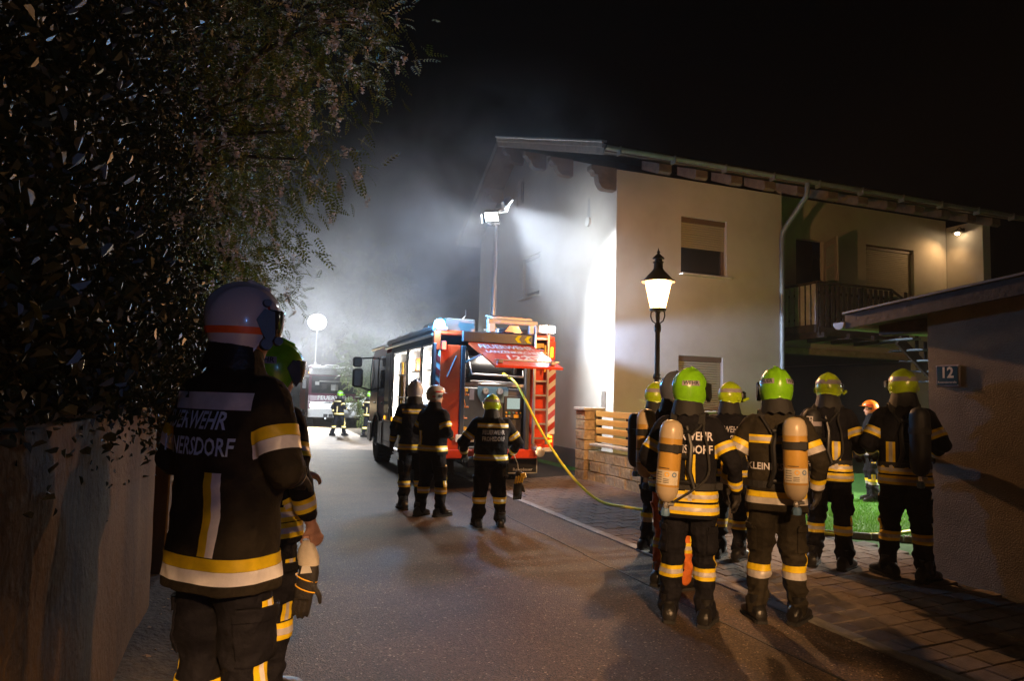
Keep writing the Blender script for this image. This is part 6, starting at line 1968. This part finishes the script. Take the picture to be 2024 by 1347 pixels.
def crown_points(n_tw, per, blobs, rg, spread):
    """twig tips spread through several overlapping lobes, then leaves gathered round each tip: clumps with gaps"""
    tips = []; outs = []
    w = np.array([b[1][0] * b[1][1] * b[1][2] for b in blobs]); w = w / w.sum()
    for (c, r_), k_ in zip(blobs, rg.multinomial(n_tw, w)):
        v = rg.normal(size=(k_, 3)); v /= np.linalg.norm(v, axis=1, keepdims=True)
        rad = rg.uniform(.15, 1, k_) ** .45
        lump = 1 + .18 * np.sin(v[:, 0] * 5 + c[0]) * np.sin(v[:, 1] * 4 + c[1]) + .14 * np.sin(v[:, 2] * 7 + c[2])
        tips.append(np.array(c) + v * rad[:, None] * lump[:, None] * np.array(r_)); outs.append(v)
    tips = np.concatenate(tips); outs = np.concatenate(outs)
    P_ = np.repeat(tips, per, 0) + rg.normal(0, spread, (len(tips) * per, 3)); O_ = np.repeat(outs, per, 0)
    return tips, outs, P_, O_

def limb_path(a, b, rg, n=6, wob=.12):
    a = np.array(a, float); b = np.array(b, float); L_ = np.linalg.norm(b - a)
    return [tuple(a + (b - a) * t + rg.normal(0, wob * L_ * .35, 3) * math.sin(math.pi * t) + np.array([0, 0, .10 * L_ * math.sin(math.pi * t)])) for t in np.linspace(0, 1, n)]

def tree(name, base, trunk_h, blobs, n_tw, per, tmpl, lm, label, cat, seed, group=None, size=1.0, trunk_r=.16, spread=.16, blossoms=0, n_limb=9, twigs=60):
    rg = np.random.default_rng(seed)
    b = np.array(base, float)
    t = empty(name, base, 0, label, cat, group)
    tips, outs, P_, O_ = crown_points(n_tw, per, blobs, rg, spread)
    O2 = O_ * .8 + np.array([0, 0, -.25])
    V = scatter(tmpl, P_, O2, size * rg.uniform(.7, 1.25, len(P_)), rg)
    mobj('crown', mkquads('crown', V - b, np.arange(len(V)).reshape(-1, 4), lm), t)
    mb = MB()
    top = np.array([b[0] + rg.normal(0, .15), b[1] + rg.normal(0, .15), trunk_h])
    mb.tube([tuple(p) for p in (np.array([0, 0, -.1]), (top - b) * .5 + rg.normal(0, .05, 3), top - b)], [trunk_r * 1.25, trunk_r * .95, trunk_r * .8], 10)
    far = tips[rg.choice(len(tips), n_limb, replace=False)]
    for f in far:
        pts = limb_path(top - b, f - b, rg); mb.tube(pts, list(np.linspace(trunk_r * .55, .012, len(pts))), 6)
        d2 = np.linalg.norm(tips - f, axis=1); near = np.argsort(d2)[1:max(2, twigs // n_limb)]
        mid = np.array(pts[3])
        for q in near:
            pp = limb_path(mid, tips[q] - b, rg, 4); mb.tube(pp, list(np.linspace(.018, .004, 4)), 4)
    mb.build('trunk', M['bark'], t, True)
    if blossoms:
        # hanging blossom clusters of many small petals
        sel = tips[rg.choice(len(tips), blossoms, replace=True)] + rg.normal(0, .12, (blossoms, 3))
        m_ = 26
        hgt = rg.uniform(0, 1, (blossoms, m_))
        PP = sel[:, None, :] + np.stack([rg.normal(0, .028, (blossoms, m_)) * (1.2 - hgt), rg.normal(0, .028, (blossoms, m_)) * (1.2 - hgt), -.16 * hgt], -1)
        PP = PP.reshape(-1, 3); pet = np.array([[[-.016, -.008, 0], [.016, -.008, .005], [.017, .014, 0], [-.015, .014, .008]]])
        V = scatter(pet, PP, rg.normal(size=PP.shape), rg.uniform(.7, 1.3, len(PP)), rg)
        mobj('blossom', mkquads('blossom', V - b, np.arange(len(V)).reshape(-1, 4), M['blossom']), t)
    return t

T_ROB = sprig_template(5, .17, .022, .042)
def leafy_template(n, rad, lw, ll, seed):
    rg = np.random.default_rng(seed); Q = []
    for i in range(n):
        b = rg.normal(0, rad, 3) * np.array([1, 1.3, .8]); d = rg.normal(size=3) + np.array([0, .5, -.3]); d /= np.linalg.norm(d)
        s = np.cross(d, rg.normal(size=3)); s /= np.linalg.norm(s); u = np.cross(s, d); k_ = rg.uniform(.55, 1.3)
        tip = b + d * ll * k_ - u * ll * k_ * .22
        for sg in (1, -1):   # two halves folded along the midrib, rounded outline
            q = [b, b + d * ll * k_ * .28 + sg * s * lw * k_ * .5 + u * .006, b + d * ll * k_ * .66 + sg * s * lw * k_ * .44 + u * .003, tip]
            Q.append(q if sg > 0 else q[::-1])
    return np.array(Q)
T_SIMPLE = sprig_template(4, .13, .026, .055, .35)
T_HEDGE = leafy_template(9, .07, .022, .040, 5)
T_BUSH = sprig_template(4, .30, .06, .11)
T_FAR = sprig_template(3, .5, .14, .24)
tree('robinia_tree', (-2.4, 8.6, .05), 3.0, [((-1.3, 8.4, 5.9), (2.7, 2.4, 2.2)), ((-.6, 8.2, 4.2), (1.35, 1.9, 1.3)), ((.1, 8.6, 6.2), (1.7, 1.6, 1.2)), ((-1.5, 8.2, 7.6), (2.4, 2.2, 1.5)), ((-.5, 8.0, 3.3), (1.1, 1.5, .75))], 1300, 7, T_ROB, M['leaf_a'],
     'tall flowering tree leaning over the road from the old wall, pale blossom among its leaves', 'tree', 31, 'trees along the old wall', blossoms=800, twigs=110, n_limb=14)
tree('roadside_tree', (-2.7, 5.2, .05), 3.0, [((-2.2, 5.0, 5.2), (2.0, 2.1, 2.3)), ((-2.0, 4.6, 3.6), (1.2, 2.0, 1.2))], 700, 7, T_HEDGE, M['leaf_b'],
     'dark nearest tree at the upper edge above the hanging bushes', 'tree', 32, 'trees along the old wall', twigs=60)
tree('roadside_tree', (-2.2, 13.6, .05), 3.0, [((-1.2, 13.6, 4.6), (2.0, 2.0, 2.0)), ((-.5, 13.2, 3.4), (1.35, 1.6, 1.2)), ((-1.6, 14.5, 6.2), (2.0, 2.0, 1.6))], 520, 6, T_ROB, M['leaf_a'],
     'smoky farther tree behind the flowering one, above the far balloon light', 'tree', 33, 'trees along the old wall', twigs=60, blossoms=300)
tree('roadside_tree', (-1.6, 20.5, .05), 2.0, [((-.9, 20.5, 3.6), (1.3, 2.6, 1.7)), ((-1.0, 23, 3.2), (1.2, 2.0, 1.5))], 300, 6, T_BUSH, M['leaf_a'],
     'low tree at the far end of the wall beside the distant engine', 'tree', 34, 'trees along the old wall')
# hanging bushes on the wall
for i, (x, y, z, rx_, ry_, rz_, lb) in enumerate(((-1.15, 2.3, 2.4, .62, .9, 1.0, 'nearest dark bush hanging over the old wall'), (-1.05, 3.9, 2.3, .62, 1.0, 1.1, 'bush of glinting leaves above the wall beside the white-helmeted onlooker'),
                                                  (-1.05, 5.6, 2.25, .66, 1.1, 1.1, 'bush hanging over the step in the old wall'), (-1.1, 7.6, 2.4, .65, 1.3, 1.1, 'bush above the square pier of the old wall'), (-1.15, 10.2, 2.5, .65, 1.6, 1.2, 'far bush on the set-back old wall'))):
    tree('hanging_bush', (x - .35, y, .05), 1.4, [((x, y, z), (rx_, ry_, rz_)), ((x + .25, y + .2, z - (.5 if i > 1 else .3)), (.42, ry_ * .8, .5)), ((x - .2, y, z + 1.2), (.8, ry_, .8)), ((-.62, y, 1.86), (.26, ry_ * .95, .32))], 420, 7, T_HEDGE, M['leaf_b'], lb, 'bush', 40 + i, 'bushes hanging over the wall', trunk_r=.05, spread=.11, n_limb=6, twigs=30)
# tree behind the viewpoint whose crown shades the onlookers from the street lamp
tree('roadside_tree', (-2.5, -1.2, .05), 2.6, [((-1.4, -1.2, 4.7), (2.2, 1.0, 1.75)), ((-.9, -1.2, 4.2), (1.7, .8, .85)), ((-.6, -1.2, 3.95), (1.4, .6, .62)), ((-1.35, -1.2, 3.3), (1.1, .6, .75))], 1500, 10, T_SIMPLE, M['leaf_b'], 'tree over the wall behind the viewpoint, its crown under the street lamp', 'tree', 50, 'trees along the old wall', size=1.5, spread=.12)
tree('roadside_tree', (4.9, -1.6, .05), 2.2, [((3.7, -1.5, 2.2), (1.75, .75, 1.0)), ((4.0, -1.5, 3.5), (1.45, .7, 1.3))], 800, 8, T_SIMPLE, M['leaf_b'], 'unseen tree added behind the viewpoint to block street lamp light from the pavement', 'tree', 56, size=1.7, spread=.2)  # invented crown out of view, shaped to shade pavement, wall and right-hand crew
tree('pale_bush', (5.0, 31.5, 0), 1.6, [((4.75, 31.5, 3.1), (.95, 1.0, 1.0)), ((5.3, 31.6, 2.6), (.9, 1.0, 1.2)), ((4.4, 31.5, 2.7), (.7, .8, .6)), ((5.2, 31.3, 1.2), (.8, .8, 1.0))], 240, 5, T_BUSH, M['leaf_c'], 'pale floodlit bush between the two fire engines', 'bush', 51, trunk_r=.08, spread=.14)
tree('far_tree', (7.4, 54, 0), 5.0, [((7.2, 54, 9.0), (3.4, 3, 3.4)), ((9.6, 55, 8.0), (3.0, 3, 3.4)), ((5.2, 54, 7.4), (2.2, 2, 2.2))], 420, 5, T_FAR, M['leaf_a'], 'faint tall tree in the smoke beyond the balloon light', 'tree', 52, trunk_r=.3, spread=.5, n_limb=12)
tree('garden_shrub', (7.05, 10.9, .1), .5, [((7.05, 10.9, .95), (.38, .8, .55)), ((7.1, 10.6, 1.45), (.26, .42, .38)), ((7.0, 11.2, 1.2), (.28, .4, .4))], 150, 5, sprig_template(4, .12, .016, .045), M['leaf_d'], 'pale lit garden shrub behind the orange slat fence', 'shrub', 53, trunk_r=.02, spread=.06, n_limb=8, twigs=24)

# ================================================================== remaining lamps of the place, and added fill lights for the engine
rl_ = empty('street_lamp', (-.95, -6.2, 0), 0, 'tall street lamp behind the viewpoint lighting the road', 'street lamp')
mb = MB(); mb.cyl((0, 0, 0), (0, 0, 5.1), .07, .05, 14); mb.tube([(0, 0, 5.05), (.1, .0, 5.25), (.5, .0, 5.35), (.75, .0, 5.35)], .03, 8); mb.build('post', M['iron'], rl_, True)
mb = MB(); mb.box((1.0, 0, 5.33), (.6, .28, .1), bev=.04); mb.build('head', M['zinc'], rl_)
MB().box((1.0, 0, 5.272), (.46, .2, .012)).build('lens', emis('street_lens', (1, .7, .4), 12.0), rl_)
light('street_lamp_light', 'SPOT', (1.0, 0, 5.24), 12000, (1.0, .55, .24), rl_, (1.0, .25, 0), .12, R(157), .12)
bb = empty('blue_beacon', (2.2, -6.5, 0), 0, 'blue warning beacon on a tripod behind the viewpoint', 'beacon')
mb = MB(); mb.cyl((0, 0, .6), (0, 0, 2.6), .025)
for k_ in range(3): mb.tube([(0, 0, .8), (.45 * math.cos(k_ * 2.1), .45 * math.sin(k_ * 2.1), .0)], .018, 6)
mb.build('tripod', M['black'], bb, True)
MB().lathe([(.09, 0), (.09, .09), (.05, .13), (.01, .135)], 16, (0, 0, 2.6)).build('dome', M['blue_on'], bb, True)
light('beacon_light', 'POINT', (0, .16, 2.72), 130, (.16, .3, 1.0), bb, size=.1)
yl = empty('work_floodlight', (13.2, 7.4, .1), 0, 'tripod work floodlight lighting the lawn behind the outbuilding', 'work light')
mb = MB(); mb.cyl((0, 0, .6), (0, 0, 2.5), .025)
for k_ in range(3): mb.tube([(0, 0, .8), (.5 * math.cos(k_ * 2.1), .5 * math.sin(k_ * 2.1), .0)], .018, 6)
mb.box((-.02, 0, 2.6), (.12, .4, .28), bev=.02); mb.build('stand', M['iron'], yl, True)
MB().box((-.085, 0, 2.6), (.012, .34, .22)).build('lens', emis('work_lens', (1, .96, .85), 40.0), yl)
light('work_light', 'SPOT', (-.12, 0, 2.6), 4500, (1, .96, .82), yl, (-3.9, 1.0, 0), .1, R(64), .4)
# mast floodlights
energies = (9000, 650, 110, 700)
for (c, d), e_ in zip(heads, energies):
    tgt = Vector(c) + d * 4
    light('mast_beam', 'SPOT', c, e_, (.84, .92, 1.0), mast, tgt, .12, R(76) if e_ > 3000 else R(115), 1.0)
light('rear_flood_beam', 'SPOT', (2.40, -.12, ZT + .12), 800, (.42, .60, 1.0), eng, (5.6, 1.0, 2.86), .05, R(100), .7, scale=(1, .22, 1))
for x, y in ((.3, .5), (.25, 1.6), (.25, 3.0)):
    light('locker_fill', 'POINT', (x, y, 2.2), 80, (1, .93, .85), eng, size=.15)  # added soft lights without fittings, topping up the strip lights
light('bay_fill', 'AREA', (1.2, .25, 2.5), 50, (1, .9, .78), eng, (1.2, .1, 1.2), .5)  # added light with no lamp in the bay, brightens the rear

# ================================================================== haze and smoke
def vol_mat(name, density, color, aniso=.25):
    mt = bpy.data.materials.new(name); mt.use_nodes = True; nt = mt.node_tree; nt.nodes.clear()
    pv = nt.nodes.new('ShaderNodeVolumePrincipled'); o = nt.nodes.new('ShaderNodeOutputMaterial')
    pv.inputs['Color'].default_value = (*color, 1); pv.inputs['Density'].default_value = density; pv.inputs['Anisotropy'].default_value = aniso
    nt.links.new(pv.outputs[0], o.inputs['Volume'])
    return mt, pv, nt
light('front_fill_beam', 'SPOT', (1.3, 6.75, ZT + .02), 9000, (.84, .91, 1.0), eng, (.9, 20, .6), .12, R(95), .6)  # added beam with no lamp on the engine, brightens far engine and smoke
hm_, _, _ = vol_mat('haze', .0008, (.92, .94, .97))
hz = MB().box((8, 28, 7.0), (60, 92, 16.2)).build('haze', hm_); tag(hz, kind='stuff')
# smoke drifting between the engines and over the roof: thickest low in the street, torn and thinning upwards
sm_, pv, nt = vol_mat('smoke', 0, (.90, .92, .97), .35)
tc = nt.nodes.new('ShaderNodeTexCoord')
def falloff(c, r_):
    mp = nt.nodes.new('ShaderNodeMapping'); mp.vector_type = 'TEXTURE'
    mp.inputs['Location'].default_value = c; mp.inputs['Scale'].default_value = r_
    nt.links.new(tc.outputs['Object'], mp.inputs['Vector'])
    ln = nt.nodes.new('ShaderNodeVectorMath'); ln.operation = 'LENGTH'; nt.links.new(mp.outputs[0], ln.inputs[0])
    mr = nt.nodes.new('ShaderNodeMapRange'); mr.interpolation_type = 'SMOOTHSTEP'
    mr.inputs['From Min'].default_value = .1; mr.inputs['From Max'].default_value = 1.0; mr.inputs['To Min'].default_value = 1.0; mr.inputs['To Max'].default_value = 0.0
    nt.links.new(ln.outputs['Value'], mr.inputs['Value']); return mr.outputs[0]
def mth(op, a, b):
    n_ = nt.nodes.new('ShaderNodeMath'); n_.operation = op
    for i, v in enumerate((a, b)):
        if isinstance(v, (int, float)): n_.inputs[i].default_value = v
        else: nt.links.new(v, n_.inputs[i])
    return n_.outputs[0]
fa = falloff((.2, 0, -1.6), (5.5, 15, 5.2)); fb = falloff((2.3, -10.2, -.9), (4.2, 5.0, 4.0))
nz_ = nt.nodes.new('ShaderNodeTexNoise'); nz_.inputs['Scale'].default_value = .42; nz_.inputs['Detail'].default_value = 5; nz_.inputs['Roughness'].default_value = .66; nz_.inputs['Distortion'].default_value = .4
nt.links.new(tc.outputs['Object'], nz_.inputs['Vector'])
cl = nt.nodes.new('ShaderNodeMapRange'); cl.inputs['From Min'].default_value = .44; cl.inputs['From Max'].default_value = .64
nt.links.new(nz_.outputs['Fac'], cl.inputs['Value'])
sx = nt.nodes.new('ShaderNodeSeparateXYZ'); nt.links.new(tc.outputs['Object'], sx.inputs[0])
zr = nt.nodes.new('ShaderNodeMapRange'); zr.interpolation_type = 'SMOOTHSTEP'; zr.inputs['From Min'].default_value = -4.4; zr.inputs['From Max'].default_value = -1.2; zr.inputs['To Min'].default_value = .03
nt.links.new(sx.outputs['Z'], zr.inputs['Value'])
fa = mth('MULTIPLY', fa, zr.outputs[0])
dn = mth('MULTIPLY', mth('MULTIPLY', mth('ADD', fa, mth('MULTIPLY', fb, 1.3)), mth('ADD', cl.outputs[0], .08)), .20)
nt.links.new(dn, pv.inputs['Density'])
sk_ = MB().box((0, 0, 0), (16, 31, 12.4)).build('smoke', sm_); sk_.location = (2.6, 24.5, 5.9); tag(sk_, kind='stuff')
cy.volume_step_rate = 1.5
cy.volume_max_steps = 96
